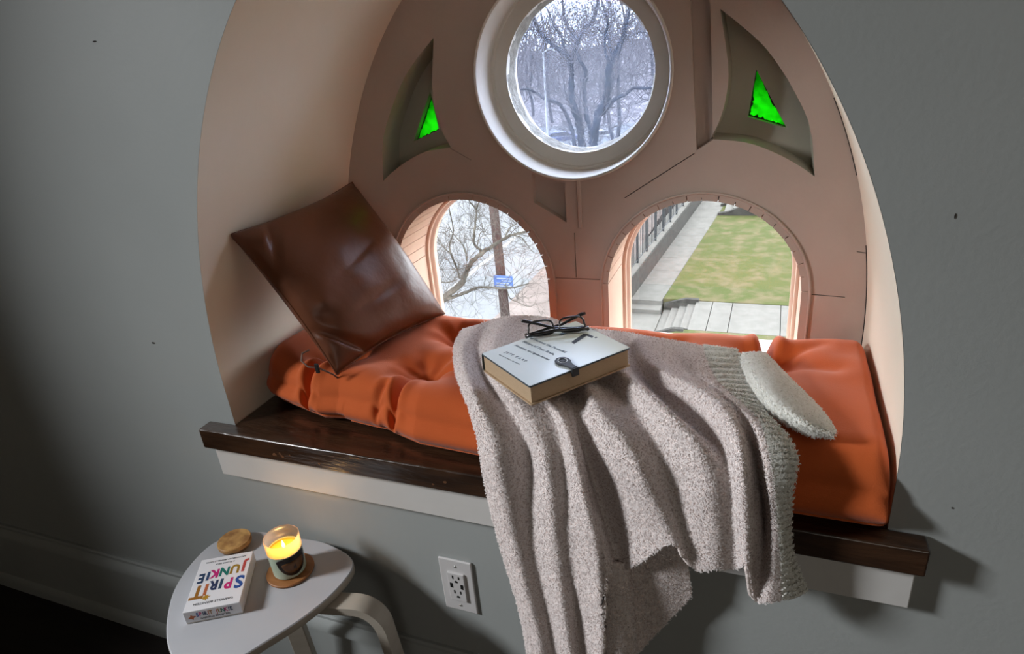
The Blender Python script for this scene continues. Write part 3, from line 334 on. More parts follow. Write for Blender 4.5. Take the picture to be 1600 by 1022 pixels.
for z0, z1 in ((0.06, 0.315), (0.47, 0.63)):
    mb = MB(); mb.tube([(AR * math.sqrt(1 - ((max(z, AZ) - AZ) / AH) ** 2) - 0.0006, D - 0.0006, z) for z in np.linspace(z0, z1, 14)], 0.0014, 5); mb.build('corner_crack', M['dark_gap'], tw)
# raised strip beside the little slanted recess
mb = MB(); mb.box(0.026, 0.036, D - 0.005, D + 0.001, 0.344, 0.470); bevel(struct(mb.build('trim_1', M['tracery'])), 0.002)
# round window
w1 = bpy.data.objects.new('window_1', None); COL.objects.link(w1); w1.location = (CR[0], D, CR[1]); w1['kind'] = 'structure'
c0 = (0, 0, 0)
mb = MB(); mb.lathe([(0.2385, 0.012), (0.2415, -0.003), (0.2385, -0.007), (0.2345, -0.004), (0.2325, 0.002), (0.2310, 0.066), (0.2275, 0.0745), (0.222, 0.0755), (0.2195, 0.080), (0.187, 0.0805), (0.1868, 0.10), (0.21, 0.10), (0.2385, 0.095)], 96, 'y', c0, True)
mb.build('casing', M['ring'], w1, auto=0.5)
mb = MB(); rr = random.Random(3); k = 96; pr = []
for i in range(k):
    a = 2 * math.pi * i / k; j = 0.0012 * math.sin(7 * a) + 0.001 * math.sin(17 * a + 1) + rr.uniform(-.0006, .0006)
    ct, st = math.cos(a), math.sin(a)
    pr.append([(r * ct, h, r * st) for r, h in ((0.1872, 0.083), (0.1862 + j, 0.098), (0.1835 + j, 0.104), (0.1842 + j, 0.112), (0.1800 + j * 1.6, 0.121), (0.1815, 0.132), (0.195, 0.132), (0.195, 0.083))])
pr.append(pr[0]); mb.grid(pr); mb.build('stop_bead', M['putty'], w1, smooth=True)
mb = MB(); mb.lathe([(0.0001, 0.124), (0.19, 0.124), (0.19, 0.128), (0.0001, 0.128)], 64, 'y'); mb.build('pane', M['hazy_pane'], w1)
# two arched windows: kerf-bent board casing, beaded frame, sill and pane
def arched(name, c, zb=-0.035):
    w = bpy.data.objects.new(name, None); COL.objects.link(w); w.location = (c[0], D, c[1]); w['kind'] = 'structure'
    ri, ro = 0.2305, 0.2475; zz = zb - c[1]
    def path():
        p = [(-1, 0, None, zz)]
        return p
    # casing outline with saw kerfs cut from the inside of the curve
    inner = []; kerfs = [0.06 + 3.02 * i / 20 for i in range(21)]
    inner.append((ri, zz)); a = 0.0
    for kf in kerfs:
        ja = kf + 0.012 * math.sin(kf * 9); dp = 0.011 + 0.003 * math.sin(kf * 23)
        hw = 0.0014 / ri
        for t in np.linspace(a, ja - hw, 5): inner.append((ri * math.cos(t), ri * math.sin(t)))
        inner.append(((ri + dp) * math.cos(ja - hw * .7), (ri + dp) * math.sin(ja - hw * .7))); inner.append(((ri + dp) * math.cos(ja + hw * .7), (ri + dp) * math.sin(ja + hw * .7)))
        a = ja + hw
    for t in np.linspace(a, math.pi, 5): inner.append((ri * math.cos(t), ri * math.sin(t)))
    inner.append((-ri, zz))
    outer = [(-ro, zz)] + [(ro * math.cos(t), ro * math.sin(t)) for t in np.linspace(math.pi, 0, 60)] + [(ro, zz)]
    mb = MB(); layer(mb, inner + outer, [], -0.003, 0.165); oc = mb.build('casing', [M['peach'], M['tracery']], w)
    for p_ in oc.data.polygons:
        if all(oc.data.vertices[v_].co.y < -0.002 for v_ in p_.vertices): p_.material_index = 1
    mb = MB()   # dark sheets added behind the kerfs, keeping daylight out of the slots
    mb.grid([[(r * x, y, r * z) for x, z in [(math.cos(t), math.sin(t)) for t in np.linspace(0, math.pi, 60)]] for r, y in ((ro + .0005, .002), (ro + .0005, .17))]); mb.lathe([(ri + .0012, .010), (ro, .010)], 60, 'y', a0=0, a1=math.pi); mb.build('kerf_plug', M['dark_gap'], w)
    # thin bead round the edge of the casing
    mb = MB(); rb = ro + 0.0015
    mb.tube([(-rb, -0.003, zz)] + [(rb * math.cos(t), -0.003, rb * math.sin(t)) for t in np.linspace(math.pi, 0, 60)] + [(rb, -0.003, zz)], 0.0032, 6); mb.build('bead', M['tracery'], w, smooth=True)
    # frame with two rounded beads
    pf = [(0.2310, 0.166), (0.2255, 0.166), (0.2215, 0.169), (0.2205, 0.174), (0.2225, 0.178), (0.2195, 0.181), (0.2145, 0.183), (0.2115, 0.188), (0.2125, 0.194), (0.2150, 0.197), (0.2150, 0.212), (0.2310, 0.212)]
    rows = []
    pts = [(-1, None)] + list(zip([0] * 60, np.linspace(math.pi, 0, 60))) + [(1, None)]
    for sgn, t in pts:
        rows.append([((sgn * r, h, zz) if t is None else (r * math.cos(t), h, r * math.sin(t))) for r, h in pf])
    mb = MB(); mb.grid([r + r[:1] for r in rows]); mb.build('frame', M['peach'], w, auto=0.7)
    mb = MB(); pl = archhole((0, 0), 0.222, zz); layer(mb, pl, [], 0.199, 0.203); mb.build('pane', M['pane'], w)
    mb = MB(); mb.add([(x, y, z) for x in (-0.23, 0.23) for y, z in ((0.0, zz + 0.022), (0.166, zz + 0.0), (0.212, zz - 0.006), (0.23, zz - 0.03), (0.0, zz - 0.03))],
                      [(0, 1, 6, 5), (1, 2, 7, 6), (2, 3, 8, 7), (3, 4, 9, 8), (4, 0, 5, 9), (0, 4, 3, 2, 1), (5, 6, 7, 8, 9)]); mb.build('window_sill', M['white_wood'], w)
    return w
arched('window_2', CA); arched('window_3', CB)
# two green stained-glass triangles deep in their curved recesses
def greenwin(name, tri, rec, seed):
    c = (sum(p[0] for p in tri) / 3, sum(p[1] for p in tri) / 3)
    w = bpy.data.objects.new(name, None); COL.objects.link(w); w.location = (c[0], D, c[1]); w['kind'] = 'structure'
    L_ = [(x - c[0], z - c[1]) for x, z in tri]
    big = [(x * 1.12, z * 1.12) for x, z in L_]
    mb = MB(); layer(mb, big, [], 0.112, 0.115); mb.build('pane', M['green_glass'], w)
    # ragged putty along the edges of the glass
    rr = random.Random(seed); mb = MB()
    for i in range(3):
        a = Vector(L_[i]); b = Vector(L_[(i + 1) % 3]); ce = Vector((0, 0)); n = 16; rin = []
        for k in range(n + 1):
            p = a.lerp(b, k / n); inw = (ce - p).normalized(); d = 0.0015 + 0.0045 * abs(math.sin(k * 1.3 + i * 2 + seed)) * rr.random() * 1.6
            rin.append((p, p + inw * d))
        vs = []
        for p, q_ in rin: vs += [(p.x * 1.03, 0.1105, p.y * 1.03), (q_.x, 0.1105, q_.y)]
        mb.add(vs, [(2 * k, 2 * k + 2, 2 * k + 3, 2 * k + 1) for k in range(n)])
    o = mb.build('putty', M['lead'], w); sd = o.modifiers.new('solid', 'SOLIDIFY'); sd.thickness = 0.002
    # painted lining of the recess
    n = len(rec); rc = [(x - c[0], z - c[1]) for x, z in rec]
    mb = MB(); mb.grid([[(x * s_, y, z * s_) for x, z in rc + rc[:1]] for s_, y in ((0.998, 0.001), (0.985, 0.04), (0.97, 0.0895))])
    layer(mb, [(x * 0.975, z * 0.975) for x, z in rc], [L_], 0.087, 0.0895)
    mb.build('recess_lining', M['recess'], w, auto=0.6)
    return w
greenwin('window_4', LGL, LREC, 1); greenwin('window_5', RGL, RREC, 5)

# ------------------------------------------------------------------ window seat: board and apron
mb = MB(); zt, zb = 0.0, -0.0547
out = [(-0.7787, -0.0424), (0.7568, -0.0424), (0.7568, -0.001), (0.699, -0.001), (0.699, D - 0.003), (-0.699, D - 0.003), (-0.699, -0.001), (-0.7787, -0.001)]
n = len(out); mb.add([(x, y, zt) for x, y in out] + [(x, y, zb if y < 0 else -0.029) for x, y in out], [(0, 1, 2, 3, 6, 7), (3, 4, 5, 6), (n + 7, n + 6, n + 3, n + 2, n + 1, n)] + [(i, (i + 1) % n, n + (i + 1) % n, n + i) for i in range(n)])
seat = bevel(mb.build('window_seat_board', M['sill'], auto=0.6), 0.0045, 4)
tag(seat, 'long dark stained wooden seat board under the arched niche, edge worn', 'window sill')
for i, (x, z, r) in enumerate([(-0.555, -0.036, 0.006), (-0.538, -0.031, 0.004), (-0.533, -0.037, 0.005), (-0.51, -0.030, 0.002), (-0.43, -0.040, 0.003), (-0.11, -0.03, 0.004), (-0.14, -0.041, 0.003)]):
    mb = MB(); rr = random.Random(i); k = 9
    pts = [(x + r * rr.uniform(.6, 1.3) * math.cos(t), z + r * rr.uniform(.5, 1.0) * math.sin(t)) for t in np.linspace(0, 2 * math.pi, k, endpoint=False)]
    layer(mb, pts, [], -0.0428, -0.0422); mb.build('worn_patch', M['wear'], seat)
mb = MB(); mb.box(-0.765, 0.7585 - 0.012, -0.024, 0.0, -0.1433, -0.0547); ap = bevel(mb.build('trim_2', M['white_wood']), 0.002); struct(ap)

# ------------------------------------------------------------------ orange tufted cushion
def cushion():
    nx, ny = 460, 110
    X = np.linspace(-0.695, 0.690, nx); 
    yf = np.interp(X, [-0.70, -0.690, -0.675, -0.65, -0.62, -0.57, -0.47, -0.42, -0.34, -0.29, -0.26, -0.19, -0.06, 0.1, 0.3, 0.5, 0.69], [0.160, 0.138, 0.122, 0.106, 0.094, 0.080, 0.052, 0.060, 0.050, 0.046, 0.034, 0.012, 0.004, -0.005, -0.012, -0.02, -0.02])
    yb = 0.50; t = np.linspace(0, 1, ny)
    # nearest tufts and their creases
    tufts = [(-0.497, 0.19), (-0.245, 0.165), (0.0, 0.16), (0.255, 0.15), (0.50, 0.36), (-0.497, 0.37), (-0.245, 0.37), (0.0, 0.37), (0.255, 0.37)]
    def height(x, y, yf_):
        ex = np.minimum(x + 0.70, 0.695 - x) ; e1 = np.clip(ex / 0.06, 0, 1); e2 = np.clip((y - yf_) / 0.075, 0, 1); e3 = np.clip((yb - y) / 0.09, 0, 1)
        f = lambda e: np.sqrt(np.clip(1 - (1 - e) ** 2, 0, 1))
        e1r = np.where(x > 0.3, np.clip(ex / 0.03, 0, 1), e1)
        h = 0.147 * (0.62 + 0.38 * f(e1r)) * (0.58 + 0.42 * f(e2)) * (0.4 + 0.6 * f(e3))
        for tx, ty in tufts:
            r2 = (x - tx) ** 2 + (y - ty) ** 2
            h = h - 0.062 * np.exp(-r2 / 0.0028) - 0.020 * np.exp(-r2 / 0.02)
            # radial pleats towards the tuft
            r = np.sqrt(r2) + 1e-6; th = np.arctan2(y - ty, x - tx)
            h = h + 0.003 * np.exp(-((r - 0.055) / 0.035) ** 2) * np.cos(7 * th + tx * 20)
        # deep creases running from the tufts to the front edge
        for (ax, ay), (bx, by), dep, w in [((-0.485, 0.20), (-0.522, 0.03), 0.055, 0.011), ((-0.245, 0.165), (-0.264, -0.02), 0.036, 0.010), ((-0.296, 0.07), (-0.320, 0.02), 0.014, 0.008), ((-0.245, 0.165), (-0.12, 0.185), 0.016, 0.013), ((0.50, 0.36), (0.485, 0.50), 0.045, 0.012), ((0.50, 0.36), (0.62, 0.30), 0.010, 0.02), ((0.50, 0.36), (0.60, 0.42), 0.008, 0.018)]:
            dx, dy = bx - ax, by - ay; L2 = dx * dx + dy * dy; u = np.clip(((x - ax) * dx + (y - ay) * dy) / L2, 0, 1)
            d2 = (x - ax - u * dx) ** 2 + (y - ay - u * dy) ** 2
            h = h - dep * np.exp(-d2 / (w * w)) * (0.55 + 0.45 * np.sin(u * math.pi * 0.9)) + 0.25 * dep * np.exp(-((np.sqrt(d2) - 2.2 * w) / (1.3 * w)) ** 2)
        h = h + 0.0022 * np.sin(23 * x + 5 * y) * np.sin(31 * y - 7 * x)
        return np.maximum(h, 0.012)
    top = np.zeros((nx, ny, 3)); bot = np.zeros((nx, ny, 3))
    for i, x in enumerate(X):
        y0 = yf[i]; tt = t ** 1.35; y = y0 + (yb - y0) * tt
        z = height(np.full(ny, x), y, y0)
        ex = min(x + 0.70, 0.695 - x); e1 = min(max(ex / (0.07 if x < 0.3 else 0.03), 0), 1); seam = 0.052 * 1.0
        lo = 0.003 + 0.026 * (1 - math.sqrt(1 - (1 - e1) ** 2)) * (1.0 if x < 0.3 else 0.3)
        eb = np.clip((y - y0) / 0.045, 0, 1); zb_ = lo + (0.024 if x < -0.4 else 0.016) * (1 - np.sqrt(1 - (1 - eb) ** 2)) + 0.02 * np.clip(1 - (yb - y) / 0.05, 0, 1)
        # front edge bulges outwards at mid height
        k = np.exp(-((y - y0) / 0.012) ** 2) * 0
        top[i, :, 0] = x; top[i, :, 1] = y - k; top[i, :, 2] = np.maximum(z, zb_ + 0.004)
        bot[i, :, 0] = x; bot[i, :, 1] = y; bot[i, :, 2] = zb_
    # rounded front face between the bottom edge and the top edge
    nf = 14; front = np.zeros((nx, nf, 3))
    for i in range(nx):
        a, b = bot[i, 0], top[i, 0]
        for j in range(nf):
            u = j / (nf - 1); front[i, j] = a + (b - a) * u; front[i, j, 1] -= 0.020 * math.sin(u * math.pi) * (0.35 + 0.65 * min(1, (b[2] - a[2]) / 0.05))
    back = np.stack([top[:, -1], bot[:, -1]], 1)
    ring = np.concatenate([front[:, :-1], top, bot[:, ::-1]], 1)
    mb = MB(); mb.grid(ring); m_ = ring.shape[1]
    mb.f += [(i * m_ + m_ - 1, i * m_, (i + 1) * m_, (i + 1) * m_ + m_ - 1) for i in range(nx - 1)]; mb.mi += [0] * (nx - 1)
    mb.f += [tuple(range(m_)), tuple((nx - 1) * m_ + j for j in range(m_))]; mb.mi += [0, 0]
    o = mb.build('bench_cushion', M['orange'], smooth=True)
    return tag(o, 'long tufted orange fabric cushion lying on the dark seat board', 'cushion'), tufts
cush, tufts = cushion()

# ------------------------------------------------------------------ brown leather pillow
def pillow():
    c = [np.array(p) for p in ((-0.652, 0.092, 0.452), (-0.606, 0.522, 0.474), (-0.335, 0.455, 0.125), (-0.434, 0.085, 0.122))]   # L, T, R, B
    n = 72; s = np.linspace(-1, 1, n); 
    nrm = np.cross(c[1] - c[3], c[2] - c[0]); nrm /= np.linalg.norm(nrm)
    if nrm[0] < 0: nrm = -nrm
    cen = sum(c) / 4
    def surf(side):
        P = np.zeros((n, n, 3))
        for i, a in enumerate(s):
            for j, b in enumerate(s):
                u, v = (a + 1) / 2, (b + 1) / 2
                p = c[0] * (1 - u) * (1 - v) + c[1] * u * (1 - v) + c[2] * u * v + c[3] * (1 - u) * v
                # edges drawn in between the corners
                pin = 0.020 * ((1 - a * a) * abs(b) ** 6 + (1 - b * b) * abs(a) ** 6)
                p = p + (cen - p) * pin / 0.28
                th = ((1 - a ** 2) ** 0.5) * ((1 - b ** 2) ** 0.5) if abs(a) < 1 and abs(b) < 1 else 0
                th = th ** 0.85
                h = 0.078 * th
                if side > 0:
                    # puckers near the corners and a crease across the lower edge
                    h += 0.008 * math.exp(-((u - 0.10) ** 2 + (v - 0.12) ** 2) / 0.006) - 0.014 * math.exp(-((u + v * 0.6 - 0.23) / 0.035) ** 2) * math.exp(-((v - 0.12) / 0.14) ** 2)
                    h -= 0.006 * math.exp(-((u - 0.07 - 0.3 * (v - 0.62)) / 0.05) ** 2) * math.exp(-((v - 0.68) / 0.07) ** 2)
                    h += 0.006 * math.exp(-((u - 0.12) / 0.06) ** 2) * math.exp(-((v - 0.62) / 0.05) ** 2)
                    h -= 0.022 * math.exp(-((u + (1 - v) * 0.9 - 0.26) / 0.035) ** 2) * math.exp(-(u / 0.5) ** 2) * math.exp(-((1 - v) / 0.35) ** 2)
                    h -= 0.004 * math.exp(-((v - 0.78 + 0.1 * u) / 0.025) ** 2) * math.exp(-((u - 0.5) / 0.25) ** 2)
                    h -= 0.003 * math.exp(-((v - 0.60 + 0.25 * u) / 0.02) ** 2) * math.exp(-((u - 0.55) / 0.22) ** 2)
                    h += 0.0015 * math.sin(19 * u + 9 * v) * math.sin(15 * v - 6 * u + 1) * th
                P[i, j] = p + nrm * side * max(h, 0.0015)
        return P
    A, B = surf(1), surf(-0.75)
    B[..., 0] = np.maximum(B[..., 0], -0.695 * np.sqrt(np.clip(1 - ((np.maximum(B[..., 2], AZ) - AZ) / AH) ** 2, 0, 1))); A[..., 0] = np.maximum(A[..., 0], -0.693 * np.sqrt(np.clip(1 - ((np.maximum(A[..., 2], AZ) - AZ) / AH) ** 2, 0, 1)))
    loc = tuple(c[3])
    t = thing('leather_pillow', 'square brown leather pillow leaning on the niche wall', 'pillow', loc)
    mb = MB(); mb.grid(A); mb.grid(B, True)
    nn = n * n
    rim = [(i, 0) for i in range(n)] + [(n - 1, j) for j in range(1, n)] + [(i, n - 1) for i in range(n - 2, -1, -1)] + [(0, j) for j in range(n - 2, 0, -1)]
    for k in range(len(rim)):
        a, b = rim[k], rim[(k + 1) % len(rim)]; ia, ib = a[0] * n + a[1], b[0] * n + b[1]; mb.f.append((ia, ib, nn + ib, nn + ia)); mb.mi.append(0)
    at(mb.build('cover', M['leather'], t, smooth=True), loc)
    mb = MB(); mb.tube([tuple((A[i, j] + B[i, j]) / 2) for i, j in rim] + [tuple((A[0, 0] + B[0, 0]) / 2)], 0.0022, 5); at(mb.build('seam', M['leather'], t, smooth=True), loc)
    e = Vector(c[3]); d = (Vector(c[0]) - e).normalized()
    # zip tape curling off the bottom corner with its little puller
    z0 = e + d * 0.075 + Vector((-0.005, -0.02, 0.005))
    mb = MB(); mb.tube([z0 + Vector((0.0, 0.0, 0.0)), z0 + Vector((-0.012, -0.012, -0.004)), z0 + Vector((-0.010, -0.022, -0.018)), z0 + Vector((0.008, -0.025, -0.030)), z0 + Vector((0.03, -0.02, -0.032)), e + Vector((0.0, -0.012, 0.006)), e + Vector((0.006, -0.006, -0.006))], 0.0022, 6); at(mb.build('zip_tape', M['zip'], t, smooth=True), loc)
    mb = MB(); q0 = z0 + Vector((0.034, -0.026, -0.030)); mb.box(q0.x - 0.005, q0.x + 0.005, q0.y - 0.003, q0.y + 0.002, q0.z - 0.012, q0.z + 0.012)
    at(bevel(mb.build('zip_puller', M['slot'], t), 0.0015), loc)
pillow()

# ------------------------------------------------------------------ fleece blanket
def blanket():
    loc = (0.2, -0.05, 0.0)
    t = thing('fleece_blanket', 'fluffy pale pink blanket with a white ribbed border draped over the orange cushion', 'blanket', loc)
    rng = np.random.default_rng(4)
    def dense(key, nu, nv):
        P = np.array(DATA[key]); P = catmull(P, nu); P = np.swapaxes(catmull(np.swapaxes(P, 0, 1), nv), 0, 1); return P
    def normals(P):
        du = np.gradient(P, axis=0); dv = np.gradient(P, axis=1); n = np.cross(du, dv); n /= np.linalg.norm(n, axis=-1, keepdims=True) + 1e-12
        cam_ = np.array((0.487, -1.007, 0.8)); out = P - np.array((0.2, 0.6, -0.3)); n[np.sum(n * out, -1) < 0] *= -1
        return n
    def blur(a, k):
        for _ in range(k):
            p = np.pad(a, ((1, 1), (1, 1), (0, 0)), mode='edge'); a = (p[:-2, 1:-1] + p[2:, 1:-1] + p[1:-1, :-2] + p[1:-1, 2:] + 4 * p[1:-1, 1:-1]) / 8
        return a
    def sheet(name, key, nu, nv, mt, fz, nfz, rib=0, thick=0.007, seed=0, soft=2):
        P = blur(dense(key, nu, nv), soft); N = normals(P)
        lump = rng.normal(size=(nu, nv, 1)) * 0.0004
        if rib:
            v = np.linspace(0, 1, nv)[None, :, None]; u = np.linspace(0, 1, nu)[:, None, None]
            lump = lump * 0.6 + 0.0040 * np.sin(v * rib * 2 * math.pi + u * 2.0)
        Q = P + N * lump
        mb = MB(); mb.grid(Q); o = at(mb.build(name, mt, t, smooth=True), loc)
        sd = o.modifiers.new('solid', 'SOLIDIFY'); sd.thickness = thick; sd.offset = -1
        # curly pile: short two-segment blades standing on the surface
        i = rng.integers(0, nu - 1, nfz); j = rng.integers(0, nv - 1, nfz); a = rng.random((nfz, 1)); b = rng.random((nfz, 1))
        # even cover: weight cells by their area
        ar = np.linalg.norm(np.cross(P[1:, :-1] - P[:-1, :-1], P[:-1, 1:] - P[:-1, :-1]), axis=-1).ravel(); cs = np.cumsum(ar); pick = np.searchsorted(cs, rng.random(nfz) * cs[-1]); pick = np.minimum(pick, len(cs) - 1)
        i = pick // (nv - 1); j = pick % (nv - 1)
        base = Q[i, j] * (1 - a) * (1 - b) + Q[i + 1, j] * a * (1 - b) + Q[i, j + 1] * (1 - a) * b + Q[i + 1, j + 1] * a * b
        n_ = N[i, j]; d1 = rng.normal(size=(nfz, 3)); d1 -= n_ * np.sum(d1 * n_, -1, keepdims=True); d1 /= np.linalg.norm(d1, axis=-1, keepdims=True)
        d2 = np.cross(n_, d1); L = (0.0030 + 0.0025 * rng.random((nfz, 1))); w = 0.0008 + 0.0005 * rng.random((nfz, 1))
        p0 = base - n_ * 0.001; p1 = base + n_ * L * 0.42 + d1 * L * 0.50; p2 = base + n_ * L * 0.36 + d1 * L * 1.10 + d2 * L * rng.uniform(-.5, .5, (nfz, 1))
        vs = np.stack([p0 - d2 * w, p0 + d2 * w, p1 - d2 * w * .9, p1 + d2 * w * .9, p2], 1).reshape(-1, 3)
        k = np.arange(nfz) * 5
        me = bpy.data.meshes.new('pile'); tri = np.concatenate([np.stack([k, k + 1, k + 3], 1), np.stack([k, k + 3, k + 2], 1), np.stack([k + 2, k + 3, k + 4], 1)])
        me.from_pydata(vs.tolist(), [], tri.tolist()); me.update()
        fn_ = np.zeros(len(tri) * 3); me.polygons.foreach_get('normal', fn_); fn_ = fn_.reshape(-1, 3); bad = np.sum(fn_ * np.concatenate([n_, n_, n_]), -1) < 0; tri[bad] = tri[bad][:, ::-1]
        me.clear_geometry(); me.from_pydata(vs.tolist(), [], tri.tolist()); me.materials.append(fz); me.polygons.foreach_set('use_smooth', [True] * len(me.polygons))
        me.normals_split_custom_set_from_vertices(np.repeat(n_, 5, axis=0).tolist())
        po = bpy.data.objects.new('pile', me); COL.objects.link(po); po.parent = o; po['kind'] = 'stuff'
    sheet('throw', 'BL', 190, 170, M['fleece'], M['fuzz'], 170000)
    h = sheet('ribbed_border', 'HEM', 26, 230, M['hem'], M['hem_fuzz'], 20000, rib=44)
    sheet('folded_corner', 'FLAP', 40, 60, M['hem'], M['hem_fuzz'], 12000, soft=1)
    sheet('hanging_underlayer', 'UND', 30, 40, M['fleece'], M['fuzz'], 5000)
    sheet('inner_fold', 'UND2', 30, 40, M['fleece'], M['fuzz'], 5000)
blanket()

# ------------------------------------------------------------------ lettering helper
def text_mesh(txt, size, spacing=1.0, shear=0.0, extrude=0.0002, bold=0.0):
    cu = bpy.data.curves.new('lettering', 'FONT'); cu.body = txt; cu.size = size; cu.extrude = extrude; cu.space_character = spacing; cu.shear = shear; cu.offset = bold
    cu.align_x = 'CENTER'; cu.align_y = 'CENTER'; cu.resolution_u = 3
    o = bpy.data.objects.new('tmp', cu); COL.objects.link(o); dg = bpy.context.evaluated_depsgraph_get(); me = bpy.data.meshes.new_from_object(o.evaluated_get(dg))
    bpy.data.objects.remove(o); bpy.data.curves.remove(cu); return me
def lettering(txt, size, material, parent, mtx, sx=1.0, name='lettering', **k):
    me = text_mesh(txt, size, **k); me.transform(mtx @ Matrix.Diagonal((sx, 1, 1, 1))); me.materials.clear(); me.materials.append(material)
    o = bpy.data.objects.new(name, me); COL.objects.link(o); o.parent = parent; return o

# ------------------------------------------------------------------ book, spectacles, page clip
BZ = 0.235
b0 = Vector((0.106, -0.064, BZ)); bl = Vector((-0.034, 0.042, BZ)); br = Vector((0.196, 0.152, BZ))
bu = (bl - b0).normalized(); bv = Vector((-bu.y, bu.x, 0)); bv = -bv if bv.dot(br - b0) < 0 else bv
BW, BH, BT = (bl - b0).length, (br - b0).length, 0.040
MBK = Matrix((bu, bv, Vector((0, 0, 1)))).transposed().to_4x4(); MBK.translation = b0   # x along the short edge, y along the long edge
MBKf = MBK @ Matrix.Translation((BW / 2, BH / 2, 0))
def book():
    t = thing('paperback_book', 'thick book with a pale blue cover and yellowed pages under the spectacles', 'book'); t.matrix_world = MBKf
    hw, hh = BW / 2, BH / 2
    mb = MB(); mb.box(-hw + 0.004, hw - 0.002, -hh + 0.004, hh - 0.004, -BT + 0.003, -0.003); mb.build('page_block', M['pages'], t)
    def rounded(x0, x1, y0, y1, r=0.004):
        p = []
        for cx, cy, a in ((x1 - r, y1 - r, 0), (x0 + r, y1 - r, 90), (x0 + r, y0 + r, 180), (x1 - r, y0 + r, 270)):
            p += [(cx + r * math.cos(math.radians(a + k * 22.5)), cy + r * math.sin(math.radians(a + k * 22.5))) for k in range(5)]
        return p
    def slab(mb, out, z0, z1):
        t_ = MB(); layer(t_, out, [], z0, z1); mb.add([(x, z, y) for x, y, z in t_.v], t_.f)
    mb = MB(); slab(mb, rounded(-hw, hw, -hh, hh), -0.003, 0.0)
    o = mb.build('front_cover', M['cover_edge'], t)
    mb = MB(); slab(mb, rounded(-hw + .001, hw - .001, -hh + .001, hh - .001), 0.0, 0.0004); mb.build('cover_print', M['cover'], o)
    mb = MB(); slab(mb, rounded(-hw, hw, -hh, hh), -BT, -BT + 0.003); mb.build('back_cover', M['pages'], t)
    mb = MB(); mb.grid([[(hw - 0.003 + r * math.cos(a) * 0.3, y, -BT / 2 + (BT / 2 - .0005) * math.sin(a)) for a in np.linspace(-math.pi / 2, math.pi / 2, 10)] for y, r in ((-hh, .01), (hh, .01))]); mb.build('spine', M['cover_edge'], t, smooth=True)
    # cover lettering: the lines run along the short edge, read from the bottom edge
    R_ = Matrix.Rotation(math.pi, 4, 'Z')
    def line(txt, y, size, m_, sx=1.0, x=0.0, **k):
        lettering(txt, size, m_, o, Matrix.Translation((x, y, 0.0006)) @ Matrix.Rotation(math.pi, 4, 'Z') @ Matrix.Rotation(math.pi, 4, 'Z'), sx, name='cover_lettering', **k)
    return t, o, line
bk, bcov, bline = book()
# which way round the lines read: from the spine side to the open side as seen by the camera
def bl_text(txt, u, size, m_, sx=1.0, off=0.0, **k):
    """u = 0 at the near short edge ... 1 at the far one"""
    x = Vector((-1, 0, 0)); y = Vector((0, 1, 0))
    mt = Matrix(((-1, 0, 0, off), (0, 1, 0, BH * (u - 0.5)), (0, 0, 1, 0.0007), (0, 0, 0, 1))) @ Matrix.Rotation(math.radians(8), 4, 'Z')
    lettering(txt, size, m_, bcov, mt, sx, name='cover_lettering', **k)
for txt, u, sz, off in (('to Harness the Powerful', 0.515, 0.0105, 0.030), ('Nature of Your Brain,', 0.425, 0.0105, 0.031), ('Attention, and Ignite Action', 0.335, 0.0090, 0.0236), ('J E F F   K A R P', 0.19, 0.0095, 0.029), ('W I T H   T E R E S A   B A R K E R', 0.12, 0.0042, 0.027)):
    bl_text(txt, u, sz, M['ink'], 1.0, off)
for pts, m_ in (([(0.009, 0.047), (-0.0016, 0.0456), (0.0122, 0.0883), (0.024, 0.0893)], 'black_ink'), ([(0.022, 0.090), (0.012, 0.0875), (-0.0044, 0.0888), (0.0002, 0.0960), (0.015, 0.0945)], 'black_ink'), ([(-0.0095, 0.0935), (-0.0055, 0.0935), (-0.0055, 0.0985), (-0.0095, 0.0985)], 'black_ink'), ([(0.058, 0.050), (0.048, 0.050), (0.052, 0.112), (0.060, 0.112)], 'ink')):
    t_ = MB(); layer(t_, pts, [], 0.0004, 0.0007); mb = MB(); mb.add([(x, z, y) for x, y, z in t_.v], t_.f); mb.build('cover_lettering', M[m_], bcov)

